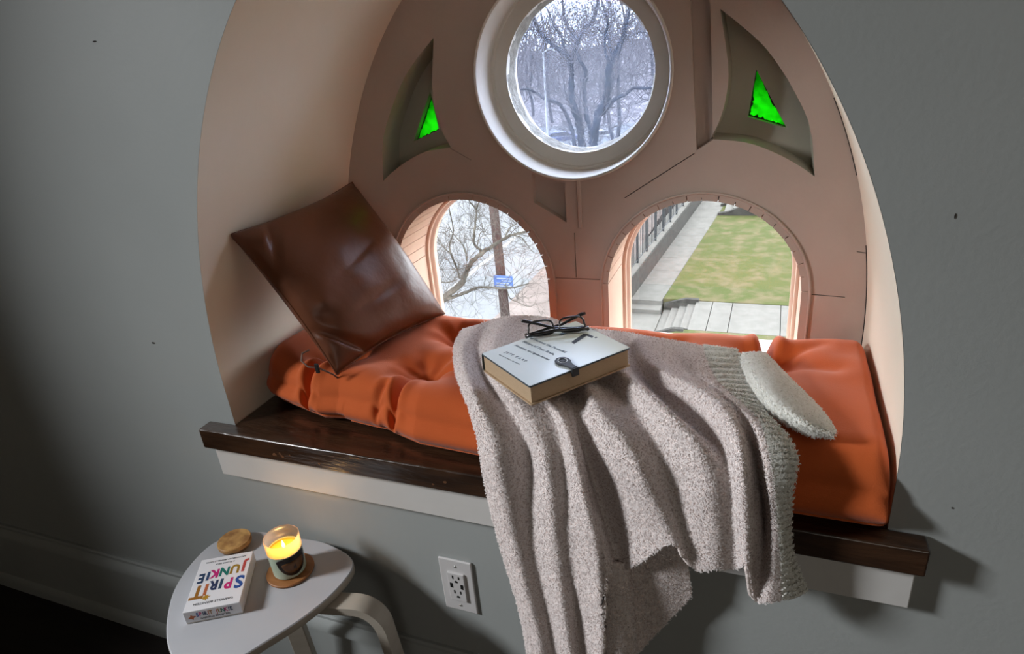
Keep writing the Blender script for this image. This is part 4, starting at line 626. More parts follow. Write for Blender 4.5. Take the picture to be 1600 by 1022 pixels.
def specs():
    p1 = Vector((0.036, 0.118, BZ + 0.006)); p2 = Vector((0.148, 0.176, BZ + 0.006)); ex = (p2 - p1).normalized(); W_ = (p2 - p1).length
    perp = Vector((-ex.y, ex.x, 0)); up = (perp * 0.55 + Vector((0, 0, 1)) * 0.85).normalized()
    t = thing('spectacles', 'black framed spectacles lying folded on the pale blue book', 'glasses', tuple((p1 + p2) / 2))
    loc = t.location.copy(); P = lambda a, b, c=0.0: p1 + ex * a + up * b + perp * c
    fw = 0.5 * W_ - 0.009
    for s_ in (0, 1):
        x0 = 0.004 + s_ * (W_ - 0.008 - fw) ; cx = x0 + fw / 2; h = 0.031
        ring = []
        for k in range(40):
            a = 2 * math.pi * k / 40; ca, sa = math.cos(a), math.sin(a); e_ = 2 / 3.2
            ring.append(P(cx + fw / 2 * math.copysign(abs(ca) ** e_, ca) * (1.0 if sa < 0 else 0.94), h / 2 + h / 2 * math.copysign(abs(sa) ** e_, sa)))
        mb = MB(); mb.tube(ring + ring[:1], 0.0020, 8, False); at(mb.build('rim', M['black_frame'], t, smooth=True), loc)
        mb = MB(); mb.add([P(cx, h / 2)] + ring, [(0, 1 + k, 1 + (k + 1) % 40) for k in range(40)]); at(mb.build('lens', M['lens'], t, smooth=True), loc)
    mb = MB(); mb.tube([P(0.0, 0.0025), P(0.02, 0.004), P(W_ / 2 - .012, 0.006), P(W_ / 2, 0.0075), P(W_ / 2 + .012, 0.006), P(W_ - 0.02, 0.004), P(W_, 0.0025)], [0.0042, 0.0042, 0.0036, 0.0036, 0.0036, 0.0042, 0.0042], 8); at(mb.build('brow_bar', M['black_frame'], t, smooth=True), loc)
    mb = MB(); mb.tube([P(W_, 0.003, 0.004), P(W_ * .72, 0.004, 0.010), P(W_ * .46, 0.007, 0.014), P(W_ * .22, 0.018, 0.017), P(0.0, 0.027, 0.018), P(-0.006, 0.028, 0.018)], [0.003, 0.0028, 0.0028, 0.0032, 0.0040, 0.003], 8); at(mb.build('temple', M['black_frame'], t, smooth=True), loc)
    mb = MB(); mb.tube([P(0.0, 0.003, 0.004), P(W_ * .3, 0.004, 0.018), P(W_ * .62, 0.008, 0.024), P(W_ * .82, 0.018, 0.024), P(W_ * .97, 0.025, 0.023), P(W_ + 0.004, 0.026, 0.022)], [0.003, 0.0028, 0.0028, 0.0032, 0.0040, 0.003], 8); at(mb.build('temple', M['black_frame'], t, smooth=True), loc)
    for xx in (0.0, W_):
        mb = MB(); mb.tube([P(xx, 0.001, -0.001), P(xx, 0.004, 0.006)], 0.0038, 8); at(mb.build('hinge', M['black_frame'], t, smooth=True), loc)
specs()
def clip():
    # black rubber page clip over the open edge of the book
    e = b0 + bv * (0.42 * BH); d = bu
    t = thing('page_clip', 'small black rubber page clip hooked over the edge of the book', 'bookmark', tuple(e)); loc = t.location.copy()
    mb = MB(); rr = [(0.0, 0.007), (0.012, 0.0065), (0.022, 0.009), (0.030, 0.0135), (0.040, 0.0145), (0.048, 0.0115), (0.0535, 0.004)]
    rows = []
    for s_, hw in rr: rows.append((s_ - 0.002, hw))
    for sgn, zz in ((1, 0.0045), (0, 0.0009)): pass
    outl = [(s_, hw) for s_, hw in rows] + [(s_, -hw) for s_, hw in rows[::-1]]
    V = lambda s_, w_, z_: e + d * s_ + bv * w_ + Vector((0, 0, z_))
    n = len(outl); mb.add([V(s_, w_, 0.0008) for s_, w_ in outl] + [V(s_, w_, 0.0050) for s_, w_ in outl], [tuple(range(n))[::-1], tuple(range(n, 2 * n))] + [(i, (i + 1) % n, n + (i + 1) % n, n + i) for i in range(n)])
    mb.box(0, 0.004, -0.008, 0.008, -0.012, 0.0045, MBK @ Matrix.Translation((-0.0052, 0.42 * BH, 0)))
    at(bevel(mb.build('body', M['rubber'], t), 0.0012), loc)
    for r in (0.0085, 0.0055):
        mb = MB(); mb.tube([V(0.036 + r * 1.1 * math.cos(a), r * math.sin(a), 0.0051) for a in np.linspace(0, 2 * math.pi, 25)], 0.0006, 5, False); at(mb.build('ring_mark', M['metal'] if r > .006 else M['slot'], t, smooth=True), loc)
clip()

# ------------------------------------------------------------------ wall outlet
def outlet():
    cx, cz = -0.1415, -0.3615
    t = thing('wall_outlet', 'white wall outlet with two sockets and two charging ports below the seat', 'outlet', (cx, 0, cz))
    mb = MB(); mb.box(-0.0425, 0.0425, -0.0065, 0, -0.0785, 0.0785); bevel(mb.build('cover_plate', M['plastic'], t), 0.004, 3)
    mb = MB(); mb.box(-0.021, 0.021, -0.0115, -0.006, -0.042, 0.042); f = bevel(mb.build('socket_face', M['plastic'], t), 0.001)
    for x, z, w, h in ((-0.0075, 0.031, 0.0032, 0.0095), (0.0080, 0.031, 0.0032, 0.0085), (-0.0075, -0.014, 0.0032, 0.0095), (0.0080, -0.014, 0.0032, 0.0085)):
        mb = MB(); mb.box(x - w / 2, x + w / 2, -0.0121, -0.011, z - h / 2, z + h / 2); mb.build('slot', M['slot'], f)
    for z in (0.0175, -0.0290):
        mb = MB(); layer(mb, [(0.004 * math.cos(a), z + 0.004 * math.sin(a)) for a in np.linspace(0, math.pi, 9)] + [(-0.004, z - 0.002), (0.004, z - 0.002)], [], -0.0121, -0.011); mb.build('ground_hole', M['slot'], f)
    for x in (-0.0135, 0.0135):
        mb = MB(); mb.box(x - 0.0035, x + 0.0035, -0.0121, -0.011, -0.002, 0.012); mb.build('charging_port', M['slot'], f)
    for z in (0.060, -0.060):
        mb = MB(); mb.lathe([(0.0001, -0.0085), (0.0028, -0.0078), (0.0032, -0.0064)], 14, 'y', (0, 0, z)); mb.build('screw', M['metal'], t, smooth=True)
outlet()

# ------------------------------------------------------------------ side table
TZ = -0.30
def table():
    P = np.array(DATA['TAB']); n = 120; k = len(P); cl = np.concatenate([P[-2:], P, P[:3]]); dense = catmull(cl, (k + 4) * 8 + 1)[16:16 + k * 8]
    c = P.mean(0); t = thing('side_table', 'small white side table with a rounded three cornered top below the seat', 'table', (c[0], c[1], ZF)); loc = t.location.copy()
    def ins(d): 
        v = dense - c; r = np.linalg.norm(v, axis=1, keepdims=True); return dense - v / r * d
    rings = [(0.003, TZ), (0.0005, TZ - 0.002), (0.0, TZ - 0.004), (0.0, TZ - 0.019), (0.002, TZ - 0.021)]
    mb = MB(); m_ = len(dense); rows = [[(x, y, z) for x, y in ins(d)] for d, z in rings]
    mb.grid([r + r[:1] for r in rows[1:]])
    at(mb.build('edge_band', M['birch'], t, smooth=True), loc)
    mb = MB(); mb.grid([r + r[:1] for r in rows[:2]]); mb.add(rows[0], [tuple(range(m_))]); mb.add(rows[-1], [tuple(range(m_))[::-1]])
    at(mb.build('tabletop', M['table'], t), loc)
    for ang, r0, r1 in ((math.radians(12), 0.10, 0.235), (math.radians(112), -0.03, 0.045), (math.radians(-82), 0.10, 0.255)):
        d = Vector((math.cos(ang), math.sin(ang), 0)); s_ = Vector((-d.y, d.x, 0)); c3 = Vector((c[0], c[1], 0)); mb = MB()
        path = [(r0, TZ - 0.033)] + [(r1 + 0.06 * math.sin(a), TZ - 0.033 - 0.07 * (1 - math.cos(a))) for a in np.linspace(0, math.pi / 2, 12)] + [(r1 + 0.10, ZF + 0.001)]
        pts = [c3 + d * r + Vector((0, 0, z)) for r, z in path]; rows = []
        for i, p in enumerate(pts):
            tg = (pts[min(i + 1, len(pts) - 1)] - pts[max(i - 1, 0)]).normalized(); nn = s_.cross(tg).normalized(); hw, ht = 0.024, 0.011
            rows.append([p + s_ * a * hw + nn * b * ht for a, b in ((-1, -1), (1, -1), (1, 1), (-1, 1))])
        mb.grid([r + r[:1] for r in rows]); mb.add(rows[0], [(0, 1, 2, 3)]); mb.add(rows[-1], [(3, 2, 1, 0)])
        at(bevel(mb.build('leg', M['birch'], t, auto=0.6), 0.002), loc)
    return c
tc_ = table()

# ------------------------------------------------------------------ card box on the table
def cardbox():
    ce = Vector((-0.6265, -0.2255, TZ)); a = math.radians(31); t = thing('card_deck_box', 'white card deck box with colourful upside-down lettering on the side table', 'box', tuple(ce)); t.rotation_euler = (0, 0, a)
    w, h, th = 0.118, 0.160, 0.034
    mb = MB(); mb.box(-w / 2, w / 2, -h / 2, h / 2, 0.0005, th * 0.55); bevel(mb.build('tray', M['box_side'], t), 0.001)
    mb = MB(); mb.box(-w / 2 - .0006, w / 2 + .0006, -h / 2 - .0006, h / 2 + .0006, th * 0.12, th); lid = bevel(mb.build('lid', M['box_white'], t), 0.0012)
    cols = dict(S=(0.02, 0.07, 0.28), P=(0.52, 0.015, 0.15), I=(0.02, 0.05, 0.10), R=(0.02, 0.03, 0.09), i=(0.45, 0.12, 0.04), T=(0.30, 0.12, 0.01), J=(0.45, 0.06, 0.05), U=(0.30, 0.17, 0.01), N=(0.005, 0.15, 0.12), K=(0.50, 0.01, 0.16), k=(0.02, 0.05, 0.13), E=(0.015, 0.04, 0.10), g=(0.42, 0.22, 0.01))
    im = {k: mat('print_' + ('small_' if k.islower() else '') + k.lower(), v, 0.5) for k, v in cols.items()}
    up = Matrix.Rotation(math.pi, 4, 'Z')
    def put(ch, x, y, sz, m_, sx=1.0, bold=0.0, nm='title_letter'):
        lettering(ch, sz, m_, lid, Matrix.Translation((x, y, th + 0.0002)) @ up, sx, name=nm, bold=bold)
    B_ = 0.0015
    xs = [0.046, 0.023, 0.0055, -0.010, -0.025, -0.042]
    for ch, key, x, y, sz, sx in zip('SPIRIT', 'SPIRiT', xs, (-0.014, -0.013, -0.010, -0.011, -0.020, -0.024), (0.052, 0.044, 0.040, 0.040, 0.046, 0.056), (0.85, 0.75, 0.9, 0.75, 0.9, 0.85)): put(ch, x, y, sz, im[key], sx, B_)
    xs = [0.047, 0.028, 0.005, -0.016, -0.030, -0.044]
    for ch, key, x, y, sz, sx in zip('JUNKIE', 'JUNKkE', xs, (0.033, 0.030, 0.028, 0.026, 0.022, 0.018), (0.042, 0.038, 0.036, 0.036, 0.036, 0.040), (0.9, 0.8, 0.8, 0.8, 0.9, 0.7)): put(ch, x, y, sz, im[key], sx, B_)
    put('GABRIELLE BERNSTEIN', 0, -0.062, 0.0088, M['black_ink'], 0.95, 0, 'author_line'); put('A 52-CARD DECK', 0, 0.056, 0.0055, M['black_ink'], 1.0, 0, 'subtitle_line'); put('ARTWORK BY MICHELLE NORA', 0, 0.067, 0.0058, M['black_ink'], 1.1, 0, 'credit_line')
    def star(cx, cy, r, m_, fr, n=8):
        mb = MB(); pts = []
        for i in range(2 * n):
            rr_ = r * (0.45 if i % 2 else (1.0 if i % 4 == 0 else 0.8)); pts.append((cx + rr_ * math.cos(math.pi * i / n + .2), cy + rr_ * math.sin(math.pi * i / n + .2)))
        t_ = MB(); layer(t_, pts, [], 0.0, 0.0004); mb.add([fr(x, z, y) for x, y, z in t_.v], t_.f); mb.build('star_mark', m_, lid)
    star(-0.020, -0.046, 0.011, im['g'], lambda x, y, z: (x, y, th + z))
    # front side of the box, upright lettering
    FR = Matrix(((1, 0, 0, 0), (0, 0, -1, -h / 2 - 0.0008), (0, 1, 0, 0), (0, 0, 0, 1)))
    x = -0.032
    for ch, key in zip('SPIRIT JUNKIE', 'SPIRiT JUNKkE'):
        if ch != ' ': lettering(ch, 0.015, im[key], lid, FR @ Matrix.Translation((x, 0.0215, 0)), 0.72, name='side_letter', bold=0.0004)
        x += 0.0062 if ch != 'I' else 0.0050
    lettering('GABRIELLE BERNSTEIN', 0.0068, M['black_ink'], lid, FR @ Matrix.Translation((0.003, 0.010, 0)), 0.9, name='side_author_line')
    star(-0.044, 0.017, 0.009, im['i'], lambda x, y, z: (x, -h / 2 - 0.0007 - z, y), 4)
cardbox()

# ------------------------------------------------------------------ coaster, candle, lid
CX, CY = -0.513, -0.128
def candle():
    mb = MB(); mb.lathe([(0.0001, 0.0003), (0.053, 0.0003), (0.055, 0.002), (0.055, 0.0055), (0.0535, 0.007), (0.0001, 0.007)], 56)
    o = mb.build('coaster', M['cork'], auto=0.6); o.location = (CX, CY, TZ); tag(o, 'round brown wooden coaster under the lit candle', 'coaster')
    z0 = TZ + 0.0075
    t = thing('candle', 'lit yellow candle in a mint jar with a frosted glass rim', 'candle', (CX, CY, z0))
    H_, r0, r1 = 0.098, 0.0375, 0.0405; zz = lambda f: H_ * f; rr = lambda f: r0 + (r1 - r0) * f; ms = 0.66
    mb = MB(); mb.lathe([(0.0001, 0.0), (r0 - 0.003, 0.0), (r0, 0.003), (rr(ms), zz(ms)), (rr(ms) - 0.003, zz(ms)), (r0 - 0.003, 0.006), (0.0001, 0.006)], 56); jar = mb.build('jar', M['mint'], t, auto=0.7)
    mb = MB(); mb.lathe([(rr(ms) - 0.0028, zz(ms) + .0002), (rr(ms), zz(ms) + .0002), (rr(1) - .0006, H_ - .001), (rr(1) - 0.0015, H_), (rr(1) - 0.0028, H_ - .001)], 56, closed=True); mb.build('glass_rim', M['frost'], t, smooth=True)
    mb = MB(); mb.lathe([(0.0001, 0.054), (0.006, 0.0545), (0.020, 0.0565), (0.031, 0.0590), (rr(.6) - 0.0032, 0.062), (rr(.5) - 0.0032, 0.04), (0.0001, 0.04)], 48); mb.build('wax', M['wax'], t, smooth=True)
    mb = MB(); mb.tube([(0, 0, 0.053), (0.0005, 0, 0.060), (0.0012, 0, 0.064)], 0.0007, 6); mb.build('wick', M['slot'], t)
    fl = [(0.0001, 0.063), (0.0022, 0.0645), (0.0037, 0.068), (0.0036, 0.072), (0.0024, 0.077), (0.0012, 0.082), (0.0001, 0.086)]
    mb = MB(); mb.lathe(fl, 16); mb.build('flame', M['flame'], t, smooth=True)
    l = bpy.data.lights.new('flame_glow', 'POINT'); l.energy = 0.19; l.color = (1.0, 0.56, 0.18); l.shadow_soft_size = 0.004
    lo = bpy.data.objects.new('flame_glow', l); COL.objects.link(lo); lo.parent = t; lo.location = (0, 0, 0.092)
    # wrap-round label: dark arched border with an amber field and a dark figure
    an = math.radians(-26)
    def patch(name, m_, w0, zlo, zhi, off, shape):
        mb = MB(); rows = []
        for i in range(25):
            u = -1 + 2 * i / 24; lo_, hi_ = shape(u); a = an + u * w0; row = []
            for k in range(5):
                z = zlo + (zhi - zlo) * (lo_ + (hi_ - lo_) * k / 4); r = rr(z / H_) + off; row.append((r * math.cos(a), r * math.sin(a), z))
            rows.append(row)
        mb.grid(rows); o = mb.build(name, m_, jar, smooth=True); sd = o.modifiers.new('solid', 'SOLIDIFY'); sd.thickness = 0.0003; return o
    half = lambda u: (0.86 - 0.86 * math.sqrt(max(0, 1 - u * u)), 1.0 - 0.14 * abs(u) ** 5)
    patch('label', M['label_dark'], 0.98, 0.009, 0.062, 0.0004, half)
    patch('label_field', M['label_amber'], 0.70, 0.018, 0.049, 0.0008, lambda u: (0.86 - 0.86 * math.sqrt(max(0, 1 - u * u)), 1.0 - 0.14 * abs(u) ** 5))
    for du, zl, zh, w_ in ((-0.03, 0.0255, 0.036, 0.030), (0.05, 0.023, 0.040, 0.032), (0.105, 0.026, 0.031, 0.02)):
        mb = MB(); mb.grid([[((rr(z / H_) + .0012) * math.cos(an + du + s_ * w_ * (1 - abs(z - (zl + zh) / 2) / (zh - zl))), (rr(z / H_) + .0012) * math.sin(an + du + s_ * w_ * (1 - abs(z - (zl + zh) / 2) / (zh - zl))), z) for s_ in (-1, 1)] for z in np.linspace(zl, zh, 6)]); mb.build('label_figure', M['label_dark'], jar)
    # the lid set aside
    t2 = thing('jar_stopper', 'round burl wood candle jar lid lying behind the card box', 'lid', (-0.708, -0.096, TZ))
    mb = MB(); mb.lathe([(0.0001, 0.0004), (0.034, 0.0004), (0.036, 0.002), (0.036, 0.0085), (0.0335, 0.010), (0.0001, 0.010)], 48); mb.build('sealing_ring', M['frost'], t2, auto=0.7)
    mb = MB(); mb.lathe([(0.0001, 0.0100), (0.0385, 0.0100), (0.0405, 0.0115), (0.0405, 0.0195), (0.0388, 0.0215), (0.0001, 0.0218)], 48); mb.build('wooden_top', M['lidwood'], t2, auto=0.7)
candle()

# ------------------------------------------------------------------ outdoors: ground
G = -8.21
def slabbox(pts, z0, z1):
    mb = MB(); n = len(pts); mb.add([(x, y, z1) for x, y in pts] + [(x, y, z0) for x, y in pts], [tuple(range(n)), tuple(range(n, 2 * n))[::-1]] + [(i, (i + 1) % n, n + (i + 1) % n, n + i) for i in range(n)]); return mb
mb = MB(); ny = 60; rows = []
for i in range(ny):
    y = 3 + 217 * (i / (ny - 1)) ** 1.6; rows.append([(x, y, G - 0.95 + 5.2 * float(smoothstep(58, 170, np.array(y))) + 0.25 * max(1, y / 45) * math.sin(x * .13 + y * .09)) for x in np.linspace(-170, 90, 60)])
mb.grid(rows); struct(mb.build('ground', M['litter'], smooth=True), 'leaf strewn ground and wooded slope beyond the street', 'ground')
swL = lambda y: -4.12 + (y - 20.9) * 0.0618; swR = lambda y: -3.03 + (y - 20.9) * 0.0745
lawn = slabbox([(swR(21.1) + .02, 21.12), (14, 21.12), (14, 46), (swR(46), 46)], G - 1.5, G + 0.02).build('lawn', M['lawn']); struct(lawn, 'patchy green lawn beyond the concrete path', 'lawn')
lawn2 = slabbox([(-2.75, 6), (14, 6), (14, 18.60), (-2.0, 18.62), (-2.35, 18.3), (-2.75, 17.9)], G - 1.5, G + 0.0).build('lawn', M['lawn']); struct(lawn2, 'strip of lawn on the near side of the concrete path', 'lawn')
path = bpy.data.objects.new('path', None); COL.objects.link(path); struct(path, 'pale concrete garden path with steps crossing the lawn', 'path')
xs = [-1.85, -1.28, -0.62, 0.92, 2.45, 4.0, 5.5, 7.0, 8.5, 10, 12]
for a, b in zip(xs[:-1], xs[1:]):
    o = slabbox([(a + .012, 18.64), (b - .012, 18.64), (b - .012, 21.1), (a + .012, 21.1)], G - 1.5, G + 0.0); o.build('slab', M['concrete'], path)
for k, (a, b) in enumerate(((-2.12, -1.86), (-2.40, -2.13), (-2.68, -2.41), (-2.95, -2.69))):
    slabbox([(a, 18.9 - .1 * k), (b, 18.9 - .1 * k), (b, 21.08), (a, 21.08)], G - 1.5, G - 0.09 * (k + 1)).build('step', M['concrete'], path)
mb = MB()
pr = [(-1.75, 0.10), (-2.2, 0.10), (-2.95, -0.12), (-2.95, -0.6), (-1.75, -0.6)]
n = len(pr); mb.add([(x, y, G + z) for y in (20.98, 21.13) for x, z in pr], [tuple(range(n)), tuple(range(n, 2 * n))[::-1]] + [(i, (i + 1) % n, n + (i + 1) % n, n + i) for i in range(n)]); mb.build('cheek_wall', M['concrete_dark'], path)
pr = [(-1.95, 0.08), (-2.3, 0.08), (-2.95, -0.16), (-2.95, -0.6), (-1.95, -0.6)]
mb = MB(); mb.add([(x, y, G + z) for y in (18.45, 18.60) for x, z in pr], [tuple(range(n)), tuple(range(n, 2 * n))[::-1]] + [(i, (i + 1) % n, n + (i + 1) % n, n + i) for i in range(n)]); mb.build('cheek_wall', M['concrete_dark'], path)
side = bpy.data.objects.new('sidewalk', None); COL.objects.link(side); struct(side, 'pale concrete sidewalk beside the low wall, two steps down', 'sidewalk')
ys = [20.9 + 1.62 * i for i in range(18)]
for a, b in zip(ys[:-1], ys[1:]): slabbox([(swL(a), a + .008), (swR(a), a + .008), (swR(b), b - .008), (swL(b), b - .008)], G - 1.5, G).build('slab', M['concrete'], side)
slabbox([(-4.06, 20.42), (-3.0, 20.42), (-3.02, 20.9), (-4.10, 20.9)], G - 1.5, G - 0.155).build('step', M['concrete'], side)
for a, b in ((18.7, 20.42), (16.9, 18.69), (15.1, 16.89), (13.3, 15.09), (11.5, 13.29)): slabbox([(-4.3, a), (-2.96, a), (-2.96, b), (-4.3, b)], G - 1.5, G - 0.31).build('slab', M['concrete'], side)
# low retaining wall and railing
wl = lambda y: swL(y) - 0.03
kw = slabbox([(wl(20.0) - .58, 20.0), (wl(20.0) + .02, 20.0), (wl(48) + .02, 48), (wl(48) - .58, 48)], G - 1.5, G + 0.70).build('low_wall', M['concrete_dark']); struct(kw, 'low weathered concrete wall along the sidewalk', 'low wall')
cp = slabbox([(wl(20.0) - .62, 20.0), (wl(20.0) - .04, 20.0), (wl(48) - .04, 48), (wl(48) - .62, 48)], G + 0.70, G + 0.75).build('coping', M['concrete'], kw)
fn = thing('railing', 'black iron railing on the low wall beside the sidewalk', 'fence', (-4.2, 24.0, G + 0.75))
fx = lambda y: wl(y) - 0.20
fy = [21.74, 22.77, 24.21, 25.69, 27.13, 28.58, 29.92, 31.49, 33.0, 34.5, 36.0, 37.5]
for y in fy:
    mb = MB(); mb.box(fx(y) - .035, fx(y) + .035, y - .035, y + .035, G + .75, G + 2.45); at(mb.build('post', M['iron'], fn), fn.location)
for z in (0.88, 2.3):
    mb = MB(); mb.tube([(fx(fy[0]), fy[0], G + z), (fx(fy[-1]), fy[-1], G + z)], 0.025, 6); at(mb.build('rail', M['iron'], fn), fn.location)
pk = None
for a, b in zip(fy[:-1], fy[1:]):
    for k in range(1, 6):
        y = a + (b - a) * k / 6
        if pk is None:
            mb = MB(); mb.box(-.011, .011, -.011, .011, 0.15, 1.62); pk = mb.build('picket', M['iron'], fn); o = pk
        else:
            o = pk.copy(); COL.objects.link(o); o.parent = fn
        o.location = (fx(y) - fn.location.x, y - fn.location.y, 0)
bp_ = thing('brick_pier', 'red brick pier at the near end of the iron railing', 'pier', (-4.42, 21.1, G + 0.75))
rr = random.Random(8); base = None
for r in range(22):
    for s_ in range(2):
        for q_ in range(2):
            if base is None:
                mb = MB(); mb.box(-.115, .115, -.115, .115, 0, .068); base = mb.build('brick', M['brick'], bp_); o = base
            else: o = base.copy(); COL.objects.link(o); o.parent = bp_
            o.location = (-.12 + .24 * s_ + rr.uniform(-.004, .004), -.12 + .24 * q_ + rr.uniform(-.004, .004), r * .078)
mb = MB(); mb.box(-.28, .28, -.28, .28, 22 * .078, 22 * .078 + .09); mb.build('cap', M['concrete'], bp_)
# street
rd = slabbox([(-60, 8), (-8.6, 8), (-8.6, 70), (-60, 70)], G - 1.5, G - 0.22).build('road', M['road']); struct(rd, 'pale dry street seen through the left arched window', 'road')
slabbox([(-11.85, 8), (-11.62, 8), (-11.40, 60), (-11.63, 60)], G - 0.22, G - 0.212).build('lane_line', M['road_paint'], rd)
vg = slabbox([(-8.6, 8), (-5.0, 8), (-5.0, 70), (-8.6, 70)], G - 1.5, G - 0.10).build('verge', M['verge']); struct(vg, 'pinkish leaf strewn verge between street and low wall', 'verge')
# garden steps of the next house
st = thing('entrance_steps', 'white concrete entrance steps at the far end of the sidewalk', 'steps', (-1.5, 33.6, G))
for k in range(4):
    mb = MB(); mb.box(-.35 + .42 * k, 1.6, -.75, .75, 0.0, .15 + .17 * k); mb.build('step', M['concrete'], st)
for y in (-.95, .95):
    mb = MB(); n = 5; pr = [(-.65, .12), (-.1, .22), (.75, .62), (1.7, .62), (1.7, 0), (-.65, 0)]; n = 6
    mb.add([(x, y + d_, z) for d_ in (-.13, .13) for x, z in pr], [tuple(range(n)), tuple(range(n, 2 * n))[::-1]] + [(i, (i + 1) % n, n + (i + 1) % n, n + i) for i in range(n)]); mb.build('cheek_wall', M['concrete_dark'], st)

# ------------------------------------------------------------------ outdoors: trees
def twigs(mb, seeds, rng, levels=3, n=3, length=0.8, rad=0.008, spread=0.9, sides=3, up=0.15):
    """random branching from (point, direction, length scale, radius)"""
    stack = [(Vector(p), Vector(d).normalized(), length * s_, rad_, levels) for p, d, s_, rad_ in seeds]
    while stack:
        p, d, L_, r_, lv = stack.pop(); pts = [p.copy()]; q_ = p.copy(); dd = d.copy(); k = 4 if lv > 1 else 3; kids = []
        for i in range(k):
            dd = (dd + Vector((rng.gauss(0, .22), rng.gauss(0, .22), rng.gauss(up * .4, .22)))).normalized(); q_ = q_ + dd * L_ / k; pts.append(q_.copy())
            if lv > 1 and i > 0: kids.append((q_.copy(), dd.copy()))
        mb.tube(pts, [r_ * (1 - .55 * i / k) for i in range(k + 1)], sides, False)
        if lv > 1:
            for _ in range(n):
                kp, kd = rng.choice(kids); ax = Vector((rng.gauss(0, 1), rng.gauss(0, 1), rng.gauss(0, 1))).normalized()
                nd = (kd + ax * spread).normalized(); stack.append((kp, nd, L_ * rng.uniform(.5, .8), r_ * .6, lv - 1))
def smooth_limb(pts, k=4):
    P = np.array(pts, float); return catmull(P, (len(P) - 1) * k + 1)
def traced_tree(name, label, limbs, foot, bark, twm, rng, per, tl, tr, levels, foot_r, cat='tree', knob=0.15):
    loc = (foot[0], foot[1], foot[2]); t = thing(name, label, cat, loc)
    root = limbs[0][0]; mb = MB()
    pts = smooth_limb([list(foot) + [foot_r], [foot[0] * .7 + root[0] * .3, foot[1], foot[2] * .4 + root[2] * .6, foot_r * .8], root])
    mb.tube(pts[:, :3], pts[:, 3], 10); at(mb.build('trunk', bark, t, smooth=True), loc)
    tw = MB(); seeds = []
    for lb in limbs:
        P = smooth_limb(lb, 5); P = P + np.c_[np.array([[rng.gauss(0, 1), rng.gauss(0, 1), rng.gauss(0, 1)] for _ in P]) * P[:, 3:4] * knob, np.zeros(len(P))]
        mb = MB(); mb.tube(P[:, :3], P[:, 3] * np.array([rng.uniform(.85, 1.15) for _ in P]), 8); at(mb.build('limb', bark, t, smooth=True), loc)
        ln = np.linalg.norm(np.diff(P[:, :3], axis=0), axis=1).sum()
        for _ in range(max(2, int(per * ln))):
            i = rng.randrange(len(P) - 1); d = Vector(P[i + 1, :3] - P[i, :3]).normalized(); ax = Vector((rng.gauss(0, 1), rng.gauss(0, .7), rng.gauss(.25, 1))).normalized()
            seeds.append((P[i, :3], (d * .5 + ax * .9), rng.uniform(.5, 1.2), tr * rng.uniform(.7, 1.2)))
    twigs(tw, seeds, rng, levels, 4, tl, tr)
    o = at(tw.build('twigs', twm, t), loc); o['kind'] = 'stuff'
    return t
rng = random.Random(21)
traced_tree('street_tree', 'gnarled bare tree reaching across the left arched window', [[[a, b, c, r * 0.72] for a, b, c, r in lb] for lb in DATA['BRANCH']], (-8.6, 9.2, G - .3), M['bark'], M['twig'], rng, 9, 0.55, 0.0048, 3, 0.16)
traced_tree('forked_tree', 'big forked bare tree in the middle of the round window', DATA['FORK'], (-7.6, 25.2, G - .5), M['bark_far'], M['twig_far'], rng, 9, 1.5, 0.013, 3, 0.3)
traced_tree('leaning_tree', 'dark bare tree with a low side limb at the right of the round window', DATA['RIGHTTREE'], (-5.6, 22.2, G - .5), M['bark_far'], M['twig_far'], rng, 9, 1.3, 0.012, 3, 0.3)
traced_tree('spreading_tree', 'bare tree with a long low limb at the left of the round window', DATA['LOWTREE'], (-9.7, 32.0, G - .5), M['bark_far'], M['twig_far'], rng, 9, 1.4, 0.013, 3, 0.28)
# woods behind: five kinds, copied
def proto(seed):
    r = random.Random(seed); t = thing('woodland_tree', 'slender bare tree in the dense woods behind the street', 'tree', (0, 0, 0), 'bare trees in the woods')
    h = r.uniform(11, 15); mb = MB(); P = [(0, 0, -0.6, .17)]; x = y = 0
    for k in range(1, 9): x += r.gauss(0, .22); y += r.gauss(0, .22); P.append((x, y, h * k / 8, .17 * (1 - .85 * k / 8)))
    P = smooth_limb(P, 3); mb.tube(P[:, :3], P[:, 3], 7); seeds = []
    for _ in range(13):
        i = r.randrange(int(len(P) * .22), len(P) - 1); a = r.uniform(0, 6.28); d = Vector((math.cos(a), math.sin(a), r.uniform(.4, 1.3))); seeds.append((P[i, :3], d, r.uniform(.6, 1.2), P[i, 3] * .5))
    mb.build('trunk', M['bark_far'], t, smooth=True); tw = MB(); twigs(tw, seeds, r, 4, 3, 3.6, .05, .8); o = tw.build('twigs', M['twig_far'], t); o['kind'] = 'stuff'; return t
protos = [proto(s_) for s_ in (1, 2, 3, 4, 5)]
gz = lambda x, y: G - 0.95 + 5.2 * float(smoothstep(58, 170, np.array(y))) + 0.25 * max(1, y / 45) * math.sin(x * .13 + y * .09)
rw = random.Random(5); spots = []
for k in range(46):
    y = 44 + 85 * (k / 46) ** 1.0; f_ = rw.uniform(-.50, -.02) if k % 3 else rw.uniform(-.40, -.14); x = .487 + f_ * (y + 1)
    if y < 71 and -60 < x < -8.6 and False: continue
    spots.append((x, y))
for k, (x, y) in enumerate(spots):
    p = protos[k % 5]
    if k < 5: t = p
    else:
        t = p.copy(); COL.objects.link(t)
        for ch in p.children:
            c = ch.copy(); COL.objects.link(c); c.parent = t
    t.location = (x, y, gz(x, y)); s_ = rw.uniform(.8, 1.25); t.scale = (s_, s_, s_ * rw.uniform(.9, 1.1)); t.rotation_euler = (0, 0, rw.uniform(0, 6.28))
